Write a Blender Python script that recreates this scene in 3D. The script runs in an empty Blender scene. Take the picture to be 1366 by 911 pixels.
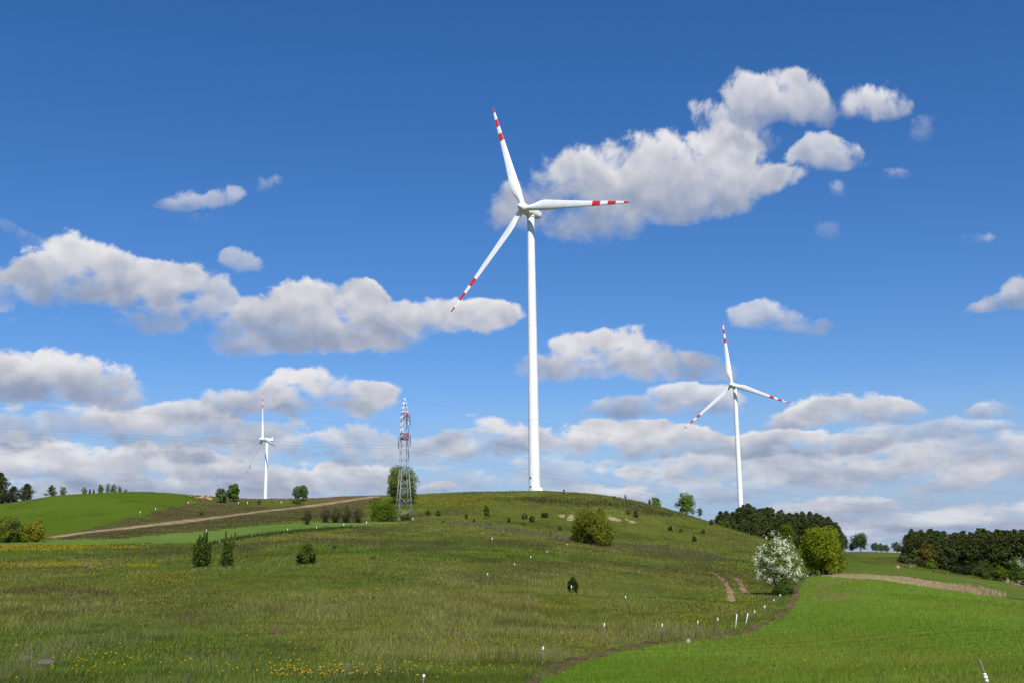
import bpy, math, random
import numpy as np
from mathutils import Vector, Matrix

rng = np.random.default_rng(7)
scene = bpy.context.scene
COL = scene.collection
R = lambda d: np.radians(d) if isinstance(d, np.ndarray) else math.radians(d)

# ------------------------------------------------------------------ camera
F, CX, CY = 1480.0, 683.0, 455.5
TH = math.atan(287 / 1480.0)
ROLL = R(0.62)
FWD = np.array([0, math.cos(TH), math.sin(TH)])
_r0 = np.array([1.0, 0, 0]); _u0 = np.cross(_r0, FWD)
RT = _r0 * math.cos(ROLL) - _u0 * math.sin(ROLL)
UP = _u0 * math.cos(ROLL) + _r0 * math.sin(ROLL)


def ray(x, y):
    x, y = np.broadcast_arrays(np.asarray(x, float), np.asarray(y, float)); x = x[..., None]; y = y[..., None]
    d = FWD * F + RT * (x - CX) + UP * (CY - y)
    return d / np.linalg.norm(d, axis=-1, keepdims=True)


def azel(x, y):
    d = ray(x, y)
    return np.arctan2(d[..., 0], d[..., 1]), np.arctan2(d[..., 2], np.hypot(d[..., 0], d[..., 1]))


def col_az(x):
    return float(np.ravel(azel(x, 700.0)[0])[0])


def elev_at(az, y):
    """elevation of the picture point at height y on the azimuth az"""
    x = CX + F * math.tan(az)
    for _ in range(12):
        a, e = azel(x, y)
        x += (az - float(a)) * F
    return float(azel(x, y)[1])


cam = bpy.data.cameras.new('camera')
camo = bpy.data.objects.new('camera', cam); COL.objects.link(camo)
cam.sensor_width = 36.0; cam.lens = 36.0 * F / 1366.0
cam.clip_start = 0.1; cam.clip_end = 60000
m = Matrix.Identity(4)
for i in range(3):
    m[i][0] = RT[i]; m[i][1] = UP[i]; m[i][2] = -FWD[i]
camo.matrix_world = m
scene.camera = camo

# ------------------------------------------------------------------ noise
def _hash(ix, iy, s):
    h = (ix.astype(np.int64) * 374761393 + iy.astype(np.int64) * 668265263 + s * 974634777) & 0x7fffffff
    h = ((h ^ (h >> 13)) * 1274126177) & 0x7fffffff
    return ((h ^ (h >> 16)) & 0xffff) / 65535.0


def vnoise(x, y, s=0):
    x = np.asarray(x, float); y = np.asarray(y, float)
    ix = np.floor(x); iy = np.floor(y); fx = x - ix; fy = y - iy
    fx = fx * fx * fx * (fx * (fx * 6 - 15) + 10); fy = fy * fy * fy * (fy * (fy * 6 - 15) + 10)
    a = _hash(ix, iy, s); b = _hash(ix + 1, iy, s); c = _hash(ix, iy + 1, s); d = _hash(ix + 1, iy + 1, s)
    return (a * (1 - fx) + b * fx) * (1 - fy) + (c * (1 - fx) + d * fx) * fy


def fbm(x, y, s=0, o=4):
    v = 0; a = .5; t = 0
    for k in range(o):
        v = v + a * vnoise(x * 2 ** k + 17.3 * k, y * 2 ** k - 9.1 * k, s + k); t += a; a *= .5
    return v / t


def pchip(xs, ys, x):
    xs = np.asarray(xs, float); ys = np.asarray(ys, float)
    h = np.diff(xs); dl = np.diff(ys) / h
    n = len(xs); g = np.zeros(n)
    g[0] = dl[0]; g[-1] = dl[-1]
    for i in range(1, n - 1):
        if dl[i - 1] * dl[i] > 0:
            w1 = 2 * h[i] + h[i - 1]; w2 = h[i] + 2 * h[i - 1]
            g[i] = (w1 + w2) / (w1 / dl[i - 1] + w2 / dl[i])
    x = np.clip(x, xs[0], xs[-1])
    i = np.clip(np.searchsorted(xs, x) - 1, 0, n - 2)
    t = (x - xs[i]) / h[i]
    return ((2 * t ** 3 - 3 * t ** 2 + 1) * ys[i] + (t ** 3 - 2 * t ** 2 + t) * h[i] * g[i]
            + (-2 * t ** 3 + 3 * t ** 2) * ys[i + 1] + (t ** 3 - t ** 2) * h[i] * g[i + 1])


# ------------------------------------------------------------------ the lie of the land
# every column: a bearing, then (distance, sight height) pairs of the ground seen there, then (distance, level) pairs beyond
COLS = {
    -150: ([(22, 911), (45, 838), (95, 780), (160, 731), (190, 722), (290, 686)], [(340, 12.5), (420, 12), (560, 9), (900, 2), (3000, -2), (20000, 0)]),
    0: ([(22, 911), (45, 836), (95, 774), (160, 728), (190, 719), (290, 673)], [(340, 14.8), (420, 14.5), (560, 11), (900, 2), (3000, -2), (20000, 0)]),
    85: ([(22, 911), (45, 835), (95, 769), (160, 727), (195, 713), (305, 660.5)], [(350, 17.6), (420, 17), (560, 13), (900, 2), (3000, -2), (20000, 0)]),
    170: ([(22, 911), (45, 834), (95, 764), (160, 726), (200, 706), (320, 657)], [(360, 19), (420, 18), (560, 13), (900, 0), (3000, -2), (20000, 0)]),
    270: ([(22, 911), (45, 832), (95, 756), (160, 725), (210, 701), (265, 684), (325, 663)], [(360, 17), (420, 15), (560, 8), (900, -2), (3000, -2), (20000, 0)]),
    335: ([(22, 911), (45, 830), (95, 755), (160, 720), (215, 698), (270, 682), (325, 666.5)], [(360, 16), (420, 13), (560, 6), (900, -3), (3000, -2), (20000, 0)]),
    410: ([(22, 911), (45, 829), (95, 753), (160, 713), (215, 697), (275, 679), (325, 666)], [(360, 16), (420, 13), (560, 6), (900, -3), (3000, -2), (20000, 0)]),
    480: ([(22, 911), (45, 828), (95, 756), (165, 713), (225, 696), (285, 677), (335, 662)], [(370, 17.6), (420, 14), (560, 6), (900, -3), (3000, -2), (20000, 0)]),
    540: ([(22, 911), (45, 828), (95, 758), (165, 715), (235, 693), (285, 677), (338, 660.5)], [(380, 18.5), (440, 15), (560, 6), (900, -3), (3000, -2), (20000, 0)]),
    620: ([(22, 911), (45, 832), (95, 762), (160, 720), (200, 701), (235, 694), (340, 659)], [(390, 18.6), (450, 15), (560, 6), (900, -3), (3000, -2), (20000, 0)]),
    710: ([(22, 911), (45, 836), (95, 767), (150, 730), (190, 710), (235, 697), (340, 657.5)], [(390, 18.5), (450, 15), (560, 6), (900, -3), (3000, -2), (20000, 0)]),
    800: ([(22, 911), (45, 842), (95, 776), (140, 745), (180, 725), (235, 707), (325, 660.5)], [(370, 17), (450, 12), (560, 6), (900, 2), (3000, -2), (20000, 0)]),
    860: ([(22, 911), (45, 845), (95, 782), (130, 758), (165, 738), (235, 713), (315, 672)], [(350, 14), (420, 10), (560, 6), (900, 5), (3000, -2), (20000, 0)]),
    900: ([(22, 911), (45, 847), (95, 786), (125, 766), (155, 745), (235, 717), (310, 683)], [(340, 11.6), (400, 7), (560, 5), (900, 6), (3000, -2), (20000, 0)]),
    950: ([(22, 911), (45, 850), (95, 790), (125, 770), (150, 751), (220, 728), (295, 697.5)], [(330, 8.5), (400, 5), (560, 5), (900, 6), (3000, -2), (20000, 0)]),
    1000: ([(22, 911), (45, 852), (95, 794), (120, 775), (145, 757), (200, 738), (265, 713)], [(310, 4.5), (400, 2.5), (560, 4), (900, 4), (3000, -2), (20000, 0)]),
    1045: ([(22, 911), (45, 854), (95, 794), (120, 776), (145, 763), (190, 751), (235, 728)], [(290, 1.5), (400, 1.0), (560, 1.5), (900, 1), (3000, -2), (20000, 0)]),
    1075: ([(22, 911), (45, 854), (95, 788), (112, 770), (130, 764), (190, 755), (235, 741)], [(290, 0), (400, 0), (560, .5), (900, 0), (3000, -2), (20000, 0)]),
    1150: ([(22, 911), (45, 852), (95, 781), (112, 768.5), (128, 765.5), (180, 750), (300, 745), (500, 735.5)], [(560, .2), (900, -3), (3000, -3), (20000, 0)]),
    1205: ([(22, 911), (45, 852), (95, 785), (114, 774.5), (132, 768.5), (180, 758), (260, 750), (500, 737.5)], [(560, -.6), (900, -4), (3000, -3), (20000, 0)]),
    1270: ([(22, 911), (45, 852), (95, 791), (116, 783.5), (134, 776), (180, 770), (250, 766), (310, 759), (500, 741)], [(560, -3), (900, -4), (3000, -3), (20000, 0)]),
    1366: ([(22, 911), (45, 855), (95, 804), (116, 800.5), (140, 794), (180, 785), (250, 777), (310, 768), (360, 762)], [(560, -6), (900, -5), (3000, -3), (20000, 0)]),
    1500: ([(22, 911), (45, 862), (95, 825), (116, 822), (140, 818), (180, 812), (260, 800), (330, 793)], [(420, -16), (560, -14), (900, -5), (3000, -3), (20000, 0)]),
}
prof_az, profs = [], []
RG = np.concatenate([np.geomspace(2.5, 600, 460), np.geomspace(600, 20000, 46)[1:]])
LRG = np.log(RG)


def profile(ds, zs):
    return pchip(np.log([.5, 9] + list(ds)), [-1.7, -1.95] + list(zs), LRG)


def level_profile(pairs):
    return profile([p[0] for p in pairs], [p[1] for p in pairs])


side = level_profile([(22, -2.2), (95, -1.8), (160, 2), (210, 6), (300, 17.5), (360, 18), (560, 12), (900, 2), (3000, -2), (20000, 0)])
back = level_profile([(22, -2.0), (95, -3.0), (300, -6), (900, -4), (3000, -2), (20000, 0)])
right = level_profile([(22, -2.4), (95, -6), (250, -14), (420, -18), (560, -14), (900, -5), (3000, -3), (20000, 0)])
for a, p in ((-180, back), (-120, back), (-75, side), (-55, side)):
    prof_az.append(R(a)); profs.append(p)
for x, (vis, far) in COLS.items():
    a = col_az(x)
    ds = [v[0] for v in vis] + [v[0] for v in far]
    zs = [v[0] * math.tan(elev_at(a, v[1])) for v in vis] + [v[1] for v in far]
    prof_az.append(a); profs.append(profile(ds, zs))
for a, p in ((37, right), (60, right), (110, back), (180, back)):
    prof_az.append(R(a)); profs.append(p)
prof_az = np.array(prof_az); profs = np.array(profs)
AZ = np.concatenate([R(np.arange(-180, -31, 3.0)), R(np.arange(-31, 31.01, .08)), R(np.arange(33, 180.1, 3.0))])
ZG = np.array([pchip(prof_az, profs[:, j], AZ) for j in range(len(RG))]).T     # (az, r)
# soften the kinks between neighbouring bearings
dense = slice(50, 50 + 776)
for _ in range(60):
    Zd = ZG[dense]
    Zd[1:-1] = .25 * Zd[:-2] + .5 * Zd[1:-1] + .25 * Zd[2:]
AA, RR = np.meshgrid(AZ, RG, indexing='ij')
XG = np.sin(AA) * RR; YG = np.cos(AA) * RR
bump = (fbm(XG / 22, YG / 22, 3, 3) - .5) * .9 + (fbm(XG / 6, YG / 6, 9, 2) - .5) * .22 * np.clip(1.4 - RR / 220, 0, 1) \
    + (fbm(XG / 1.6, YG / 1.6, 12, 2) - .5) * .10 * np.clip(1 - RR / 70, 0, 1)
bump = bump * np.clip((RR - 3) / 25, 0, 1) * np.clip((2500 - RR) / 1500, 0, 1)
calm = np.clip((AA - col_az(1090)) / R(2), 0, 1)                    # the sown field is rolled smoother
ZG = ZG + bump * (1 - .6 * calm)


def ter(az, r):
    az = np.asarray(az, float); lr = np.log(np.clip(r, RG[0], RG[-1]))
    i = np.clip(np.searchsorted(AZ, az) - 1, 0, len(AZ) - 2); j = np.clip(np.searchsorted(LRG, lr) - 1, 0, len(RG) - 2)
    u = (az - AZ[i]) / (AZ[i + 1] - AZ[i]); v = (lr - LRG[j]) / (LRG[j + 1] - LRG[j])
    return (ZG[i, j] * (1 - u) + ZG[i + 1, j] * u) * (1 - v) + (ZG[i, j + 1] * (1 - u) + ZG[i + 1, j + 1] * u) * v


def T(x, y):
    return ter(np.arctan2(x, y), np.hypot(x, y))


RH = np.geomspace(4, 560, 2200)


def hit(px, py):
    """bearing and distance of the ground seen at a photo position (crest when it looks over the land)"""
    px = np.atleast_1d(np.asarray(px, float)); py = np.atleast_1d(np.asarray(py, float))
    out_a, out_r = [], []
    for k in range(0, len(px), 2000):
        a, e = azel(px[k:k + 2000], py[k:k + 2000])
        el = np.arctan2(ter(a[:, None], RH[None, :]), RH[None, :])
        ok = el >= e[:, None]
        j = np.where(ok.any(1), ok.argmax(1), el[:, :2090].argmax(1))
        j0 = np.maximum(j - 1, 0); n = np.arange(len(a))
        e0, e1 = el[n, j0], el[n, j]
        t = np.where(ok.any(1), np.clip((e - e0) / np.where(abs(e1 - e0) < 1e-9, 1e-9, e1 - e0), 0, 1), 1)
        out_a.append(a); out_r.append(RH[j0] + (RH[j] - RH[j0]) * t)
    return np.concatenate(out_a), np.concatenate(out_r)


def spot(px, py):
    a, r = hit(px, py); a, r = float(a[0]), float(r[0])
    x, y = r * math.sin(a), r * math.cos(a)
    return Vector((x, y, float(T(x, y))))


def spot_d(px, d, y=700):
    a = float(azel(px, y)[0])
    x, yy = d * math.sin(a), d * math.cos(a)
    return Vector((x, yy, float(T(x, yy))))


def size_px(p, n):
    """world length of n photo pixels at point p"""
    return n * float(np.dot(np.array(p), FWD)) / F


def proj(p):
    p = np.array(p, float); z = p @ FWD
    return CX + F * (p @ RT) / z, CY - F * (p @ UP) / z


# ------------------------------------------------------------------ meshes, materials, tags
def mesh(name, V, quads=None, tris=None, mat=None, col=None, parent=None, smooth=False, midx=None, mats=None, link=True):
    V = np.asarray(V, np.float32)
    me = bpy.data.meshes.new(name)
    parts = []
    nq = 0 if quads is None else len(quads); nt = 0 if tris is None else len(tris)
    lv = []
    if nq: lv.append(np.asarray(quads, np.int32).ravel())
    if nt: lv.append(np.asarray(tris, np.int32).ravel())
    lv = np.concatenate(lv)
    tot = np.concatenate([np.full(nq, 4, np.int32), np.full(nt, 3, np.int32)])
    st = np.concatenate([[0], np.cumsum(tot)[:-1]]).astype(np.int32)
    me.vertices.add(len(V)); me.vertices.foreach_set('co', V.ravel())
    me.loops.add(len(lv)); me.loops.foreach_set('vertex_index', lv)
    me.polygons.add(len(tot)); me.polygons.foreach_set('loop_start', st); me.polygons.foreach_set('loop_total', tot)
    if smooth: me.polygons.foreach_set('use_smooth', np.ones(len(tot), bool))
    for q in (mats or ([mat] if mat else [])): me.materials.append(q)
    if midx is not None: me.polygons.foreach_set('material_index', np.asarray(midx, np.int32))
    if col is not None:
        ca = me.color_attributes.new('tone', 'FLOAT_COLOR', 'POINT')
        c4 = np.ones((len(V), 4), np.float32); c4[:, :3] = col
        ca.data.foreach_set('color', c4.ravel())
    me.update(calc_edges=True); me.validate()
    o = bpy.data.objects.new(name, me)
    if link: COL.objects.link(o)
    if parent: o.parent = parent
    return o


def tag(o, label, cat, group=None, kind=None):
    o['label'] = label; o['category'] = cat
    if group: o['group'] = group
    if kind: o['kind'] = kind
    return o


def empty(name, loc=(0, 0, 0), label=None, cat=None, group=None, rz=0.0, s=1.0):
    o = bpy.data.objects.new(name, None); COL.objects.link(o)
    o.location = loc; o.rotation_euler = (0, 0, rz); o.scale = (s, s, s)
    o.empty_display_size = .5
    if label: tag(o, label, cat, group)
    return o


def copy_tree(o, parent=None):
    c = o.copy(); COL.objects.link(c); c.parent = parent
    for ch in list(o.children): copy_tree(ch, c)
    return c


class MB:
    """collects solid shapes, links them as one mesh object"""
    def __init__(s): s.V = []; s.Q = []; s.T = []; s.n = 0; s.m = []; s.mt = []

    def add(s, V, Q=(), Tr=(), mi=0):
        V = [tuple(v) for v in V]
        s.V += V
        s.Q += [tuple(i + s.n for i in q) for q in Q]; s.m += [mi] * len(Q)
        s.T += [tuple(i + s.n for i in t) for t in Tr]; s.mt += [mi] * len(Tr)
        s.n += len(V)

    def box(s, c, d, rot=None, mi=0):
        x, y, z = (k / 2 for k in d)
        V = [Vector((a * x, b * y, e * z)) for a in (-1, 1) for b in (-1, 1) for e in (-1, 1)]
        if rot is not None: V = [rot @ v for v in V]
        V = [v + Vector(c) for v in V]
        s.add(V, [(0, 1, 3, 2), (4, 6, 7, 5), (0, 4, 5, 1), (2, 3, 7, 6), (0, 2, 6, 4), (1, 5, 7, 3)], mi=mi)

    def tube(s, pts, rad, n=8, cap=True, mi=0):
        pts = [Vector(p) for p in pts]
        if not hasattr(rad, '__len__'): rad = [rad] * len(pts)
        V = []; Q = []; Tr = []
        ref = None
        for i, p in enumerate(pts):
            t = (pts[min(i + 1, len(pts) - 1)] - pts[max(i - 1, 0)]).normalized()
            if ref is None:
                ref = t.orthogonal().normalized()
            ref = (ref - t * ref.dot(t)).normalized()
            b = t.cross(ref)
            for k in range(n):
                a = 2 * math.pi * k / n
                V.append(p + (ref * math.cos(a) + b * math.sin(a)) * rad[i])
        for i in range(len(pts) - 1):
            for k in range(n):
                k2 = (k + 1) % n
                Q.append((i * n + k, i * n + k2, (i + 1) * n + k2, (i + 1) * n + k))
        if cap:
            L = len(V); V += [pts[0], pts[-1]]
            for k in range(n):
                k2 = (k + 1) % n
                Tr.append((L, k2, k)); o = (len(pts) - 1) * n
                Tr.append((L + 1, o + k, o + k2))
        s.add(V, Q, Tr, mi)

    def lathe(s, prof, n=24, mi=0, org=(0, 0, 0)):
        """prof: (radius, height) pairs about the z axis"""
        s.tube([(org[0], org[1], org[2] + h) for r_, h in prof], [r_ for r_, h in prof], n, mi=mi)

    def bar(s, a, b, w, mi=0):
        s.tube([a, b], w * .7, 4, mi=mi)

    def build(s, name, mat=None, parent=None, smooth=False, mats=None):
        return mesh(name, s.V, s.Q or None, s.T or None, mat=mat, parent=parent, smooth=smooth,
                    midx=(s.m + s.mt) if mats else None, mats=mats)


def new_mat(name):
    mt = bpy.data.materials.new(name); mt.use_nodes = True
    nt = mt.node_tree; nt.nodes.clear()
    return mt, nt, nt.nodes.new, nt.links.new


def plain(name, c, rough=.6, var=.12, scale=3.0, spec=.4, metallic=0.0, bump=0.0):
    """paint, metal, stone: a base colour with slight wear and dirt"""
    mt, nt, N, L = new_mat(name)
    out = N('ShaderNodeOutputMaterial'); b = N('ShaderNodeBsdfPrincipled')
    tc = N('ShaderNodeTexCoord'); nz = N('ShaderNodeTexNoise'); nz.inputs['Scale'].default_value = scale; nz.inputs['Detail'].default_value = 6
    L(tc.outputs['Object'], nz.inputs['Vector'])
    mr = N('ShaderNodeMapRange'); mr.inputs['From Min'].default_value = .3; mr.inputs['From Max'].default_value = .7
    mr.inputs['To Min'].default_value = 1 - var; mr.inputs['To Max'].default_value = 1 + var * .4
    L(nz.outputs['Fac'], mr.inputs['Value'])
    mx = N('ShaderNodeMix'); mx.data_type = 'RGBA'; mx.blend_type = 'MULTIPLY'; mx.inputs['Factor'].default_value = 1
    mx.inputs['A'].default_value = (*c, 1)
    cb = N('ShaderNodeCombineColor')
    for k in range(3): L(mr.outputs['Result'], cb.inputs[k])
    L(cb.outputs['Color'], mx.inputs['B']); L(mx.outputs['Result'], b.inputs['Base Color'])
    b.inputs['Roughness'].default_value = rough; b.inputs['Metallic'].default_value = metallic
    b.inputs['Specular IOR Level'].default_value = spec
    if bump:
        bp = N('ShaderNodeBump'); bp.inputs['Strength'].default_value = bump; bp.inputs['Distance'].default_value = .1
        L(nz.outputs['Fac'], bp.inputs['Height']); L(bp.outputs['Normal'], b.inputs['Normal'])
    L(b.outputs['BSDF'], out.inputs['Surface'])
    return mt


def leafy(name, transl=.3, gain=1.0):
    """leaves, needles, blades: colour per leaf from the mesh, some light let through"""
    mt, nt, N, L = new_mat(name)
    out = N('ShaderNodeOutputMaterial'); at = N('ShaderNodeAttribute'); at.attribute_name = 'tone'
    oi = N('ShaderNodeObjectInfo'); mr = N('ShaderNodeMapRange')
    mr.inputs['To Min'].default_value = .86 * gain; mr.inputs['To Max'].default_value = 1.14 * gain
    L(oi.outputs['Random'], mr.inputs['Value'])
    vs = N('ShaderNodeVectorMath'); vs.operation = 'SCALE'
    L(at.outputs['Color'], vs.inputs[0]); L(mr.outputs['Result'], vs.inputs['Scale'])
    d = N('ShaderNodeBsdfDiffuse'); t = N('ShaderNodeBsdfTranslucent'); ms = N('ShaderNodeMixShader')
    ms.inputs[0].default_value = transl
    L(vs.outputs[0], d.inputs['Color']); L(vs.outputs[0], t.inputs['Color'])
    L(d.outputs[0], ms.inputs[1]); L(t.outputs[0], ms.inputs[2]); L(ms.outputs[0], out.inputs['Surface'])
    return mt


def earth(name, layers, bump=.6, fine=6.0, speck=None):
    """ground cover: colours blended by noises of several sizes laid over the land in metres.
    layers: first colour, then (colour, size in metres, low, high, stretch)"""
    mt, nt, N, L = new_mat(name)
    out = N('ShaderNodeOutputMaterial'); b = N('ShaderNodeBsdfDiffuse')
    g = N('ShaderNodeNewGeometry')
    cur = None
    for k, ly in enumerate(layers):
        if k == 0:
            rgb = N('ShaderNodeRGB'); rgb.outputs[0].default_value = (*ly, 1); cur = rgb.outputs[0]; continue
        c, size, lo, hi = ly[:4]; st = ly[4] if len(ly) > 4 else 1.0
        mp = N('ShaderNodeMapping'); mp.inputs['Scale'].default_value = (1 / size, 1 / (size * st), 1 / size)
        mp.inputs['Location'].default_value = (k * 13.7, k * 5.1, k * 3.3)
        L(g.outputs['Position'], mp.inputs['Vector'])
        nz = N('ShaderNodeTexNoise'); nz.inputs['Scale'].default_value = 1; nz.inputs['Detail'].default_value = 5; nz.inputs['Roughness'].default_value = .62
        L(mp.outputs[0], nz.inputs['Vector'])
        mr = N('ShaderNodeMapRange'); mr.inputs['From Min'].default_value = lo; mr.inputs['From Max'].default_value = hi
        mr.interpolation_type = 'SMOOTHSTEP'
        L(nz.outputs['Fac'], mr.inputs['Value'])
        mx = N('ShaderNodeMix'); mx.data_type = 'RGBA'; mx.inputs['B'].default_value = (*c, 1)
        L(mr.outputs['Result'], mx.inputs['Factor']); L(cur, mx.inputs['A']); cur = mx.outputs['Result']
    nz = N('ShaderNodeTexNoise'); nz.inputs['Scale'].default_value = fine; nz.inputs['Detail'].default_value = 6; nz.inputs['Roughness'].default_value = .7
    L(g.outputs['Position'], nz.inputs['Vector'])
    mr = N('ShaderNodeMapRange'); mr.inputs['From Min'].default_value = .3; mr.inputs['From Max'].default_value = .7
    mr.inputs['To Min'].default_value = .62; mr.inputs['To Max'].default_value = 1.38
    L(nz.outputs['Fac'], mr.inputs['Value'])
    vs = N('ShaderNodeVectorMath'); vs.operation = 'SCALE'; L(cur, vs.inputs[0]); L(mr.outputs['Result'], vs.inputs['Scale'])
    L(vs.outputs[0], b.inputs['Color'])
    if bump:
        bp = N('ShaderNodeBump'); bp.inputs['Strength'].default_value = bump; bp.inputs['Distance'].default_value = .25
        L(nz.outputs['Fac'], bp.inputs['Height']); L(bp.outputs['Normal'], b.inputs['Normal'])
    L(b.outputs[0], out.inputs['Surface'])
    return mt


MEADOW = earth('meadow', [(.096, .114, .020), ((.130, .134, .031), 38, .42, .62), ((.062, .068, .018), 14, .48, .66, 1.6), ((.095, .080, .034), 7, .56, .72, 2.2), ((.064, .082, .015), 2.6, .54, .70),
                          ((.150, .135, .050), 9, .60, .78, 1.8), ((.094, .128, .020), 5, .50, .72)], 1.0, 3.0)
WHEAT = earth('green_crop', [(.125, .200, .024), ((.150, .220, .030), 30, .45, .6), ((.105, .175, .022), 9, .50, .72, 2.0),
                             ((.190, .180, .060), 14, .66, .82)], .7, 5.0)
STRIPC = earth('strip_crop', [(.105, .165, .034), ((.095, .150, .028), 20, .45, .6), ((.120, .180, .038), 6, .5, .7)], .4, 4.0)
HILLC = earth('hill_crop', [(.070, .112, .012), ((.082, .125, .014), 30, .42, .6), ((.058, .092, .012), 8, .5, .7, 2.5)], .6, 3.0)
FARC = earth('far_crop', [(.088, .124, .022), ((.104, .138, .026), 30, .45, .6), ((.072, .104, .020), 12, .5, .7)], .5, 3.0)
HEATH = earth('heath', [(.105, .085, .036), ((.080, .066, .028), 10, .4, .6), ((.085, .100, .026), 7, .48, .62), ((.15, .12, .065), 4, .56, .74)], 1.2, 2.2)
DIRT = earth('track_dirt', [(.30, .215, .14), ((.22, .155, .095), 3, .4, .62), ((.15, .14, .06), 3, .64, .78)], .5, 3.0)
SOIL = earth('bare_soil', [(.205, .145, .078), ((.125, .085, .044), 1.2, .50, .68), ((.29, .21, .12), .8, .50, .7), ((.11, .13, .03), 1.3, .50, .62)], 1.2, 7.0)
PLOUGH = earth('ploughed_soil', [(.17, .10, .062), ((.12, .07, .044), 8, .4, .6)], .8, 3.0)
STRAW = earth('straw', [(.36, .285, .155), ((.27, .205, .105), 4, .42, .6), ((.38, .30, .17), 2, .5, .7)], .8, 4.0)
SAND = earth('sand', [(.36, .27, .15), ((.24, .19, .085), 2, .40, .60), ((.46, .36, .22), 1.0, .54, .7), ((.12, .13, .035), 1.4, .58, .70)], 1.0, 2.0)

WHITE = plain('white_paint', (.83, .835, .83), .4, .10, .22)
RED = plain('red_paint', (.62, .035, .030), .4, .08, .5)
GREYP = plain('grey_paint', (.35, .37, .38), .5)
STEEL = plain('galvanised_steel', (.36, .37, .36), .45, .2, 2.0, metallic=.25)
WSTEEL = plain('white_steel', (.75, .76, .78), .45, .12, 2.0)
RSTEEL = plain('red_steel', (.50, .06, .05), .5, .15, 2.0)
DARK = plain('dark_plastic', (.02, .022, .025), .5)
GLASSY = plain('insulator_porcelain', (.045, .06, .075), .25)
WIRE = plain('aluminium_wire', (.10, .105, .115), .5)
BARK = plain('bark', (.085, .066, .048), .9, .35, 9.0, bump=.6)
PBARK = plain('pine_bark', (.12, .075, .05), .9, .3, 6.0, bump=.6)
BIRCH = plain('birch_bark', (.42, .41, .38), .8, .4, 5.0)
WOOD = plain('weathered_wood', (.17, .15, .125), .85, .35, 14.0, bump=.4)
DWOOD = plain('dark_wood', (.045, .040, .036), .85, .3, 10.0, bump=.4)
PLAST = plain('white_plastic', (.78, .79, .78), .4, .06)
CLOTH = plain('white_tape', (.74, .73, .72), .8, .1)
STONE = plain('field_stone', (.115, .108, .092), .85, .35, 3.0, bump=.8)
BOULD = plain('tan_boulder', (.42, .30, .20), .85, .25, 3.0, bump=.6)
CLAY = plain('clay_soil', (.36, .21, .12), .95, .35, 2.0, bump=.8)
BROWN = plain('brown_earth', (.10, .06, .038), .95, .4, 5.0, bump=1.0)
LEAF = leafy('leaf', .38)
NEEDLE = leafy('needle', .10)
PETAL = leafy('petal', .30)
BLADE = leafy('grass_blade', .35)
TWIGM = leafy('twig', .05)
# ------------------------------------------------------------------ ground and fields
na, nr = len(AZ), len(RG)
idx = np.arange(na * nr).reshape(na, nr)
GV = np.stack([XG, YG, ZG], -1).reshape(-1, 3)
GQ = np.stack([idx[:-1, :-1], idx[:-1, 1:], idx[1:, 1:], idx[1:, :-1]], -1)[:, :, ::-1]
cen = len(GV)
tris = np.stack([np.full(na - 1, cen), idx[1:, 0], idx[:-1, 0]], -1)[:, ::-1]
GV2 = np.concatenate([GV, [[0, 0, -1.72]]])
ground = mesh('ground', GV2, GQ.reshape(-1, 4), tris, MEADOW, smooth=True)
ground['kind'] = 'structure'
ground['label'] = 'rolling meadow of rough green and dry grass rising to the hill'


def poly_world(pts, n=14, jit=.0):
    """a photo outline laid onto the land: (bearing, log distance) points"""
    P = np.array(pts, float); Q = []
    for k in range(len(P)):
        a, b = P[k], P[(k + 1) % len(P)]
        for t in np.linspace(0, 1, n, endpoint=False): Q.append(a * (1 - t) + b * t)
    Q = np.array(Q)
    a, r = hit(Q[:, 0], Q[:, 1])
    return np.stack([a, np.log(r)], -1)


def inside(P, a, l):
    a = a.ravel(); l = l.ravel(); c = np.zeros(len(a), bool)
    x, y = P[:, 0], P[:, 1]
    j = len(P) - 1
    for i in range(len(P)):
        if y[i] != y[j]:
            c ^= ((y[i] > l) != (y[j] > l)) & (a < (x[j] - x[i]) * (l - y[i]) / (y[j] - y[i]) + x[i])
        j = i
    return c


ACx = .5 * (AA[:-1, :-1] + AA[1:, 1:]); LCx = np.log(.5 * (RR[:-1, :-1] + RR[1:, 1:]))
_xc = np.sin(ACx) * np.exp(LCx); _yc = np.cos(ACx) * np.exp(LCx)
JA = (vnoise(_xc / 1.3, _yc / 1.3, 31) - .5) * 1.1 / np.exp(LCx) + (vnoise(_xc / 5, _yc / 5, 33) - .5) * 1.6 / np.exp(LCx)
JL = (vnoise(_xc / 1.3, _yc / 1.3, 32) - .5) * .010 + (vnoise(_xc / 6, _yc / 6, 34) - .5) * .016
ZONE = np.zeros(ACx.shape, np.int8)


def field(name, pts, mat, zone, label, jit=1.0, lift=.03):
    P = poly_world(pts)
    msk = inside(P, ACx + JA * jit, LCx + JL * jit).reshape(ACx.shape) & (ZONE == 0) & (abs(ACx) < R(30.8))
    ZONE[msk] = zone
    q = GQ[msk]; u, inv = np.unique(q, return_inverse=True)
    V = GV[u].copy(); V[:, 2] += lift
    o = mesh(name, V, inv.reshape(q.shape), None, mat, smooth=True)
    o['kind'] = 'structure'; o['label'] = label
    return o


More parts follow.
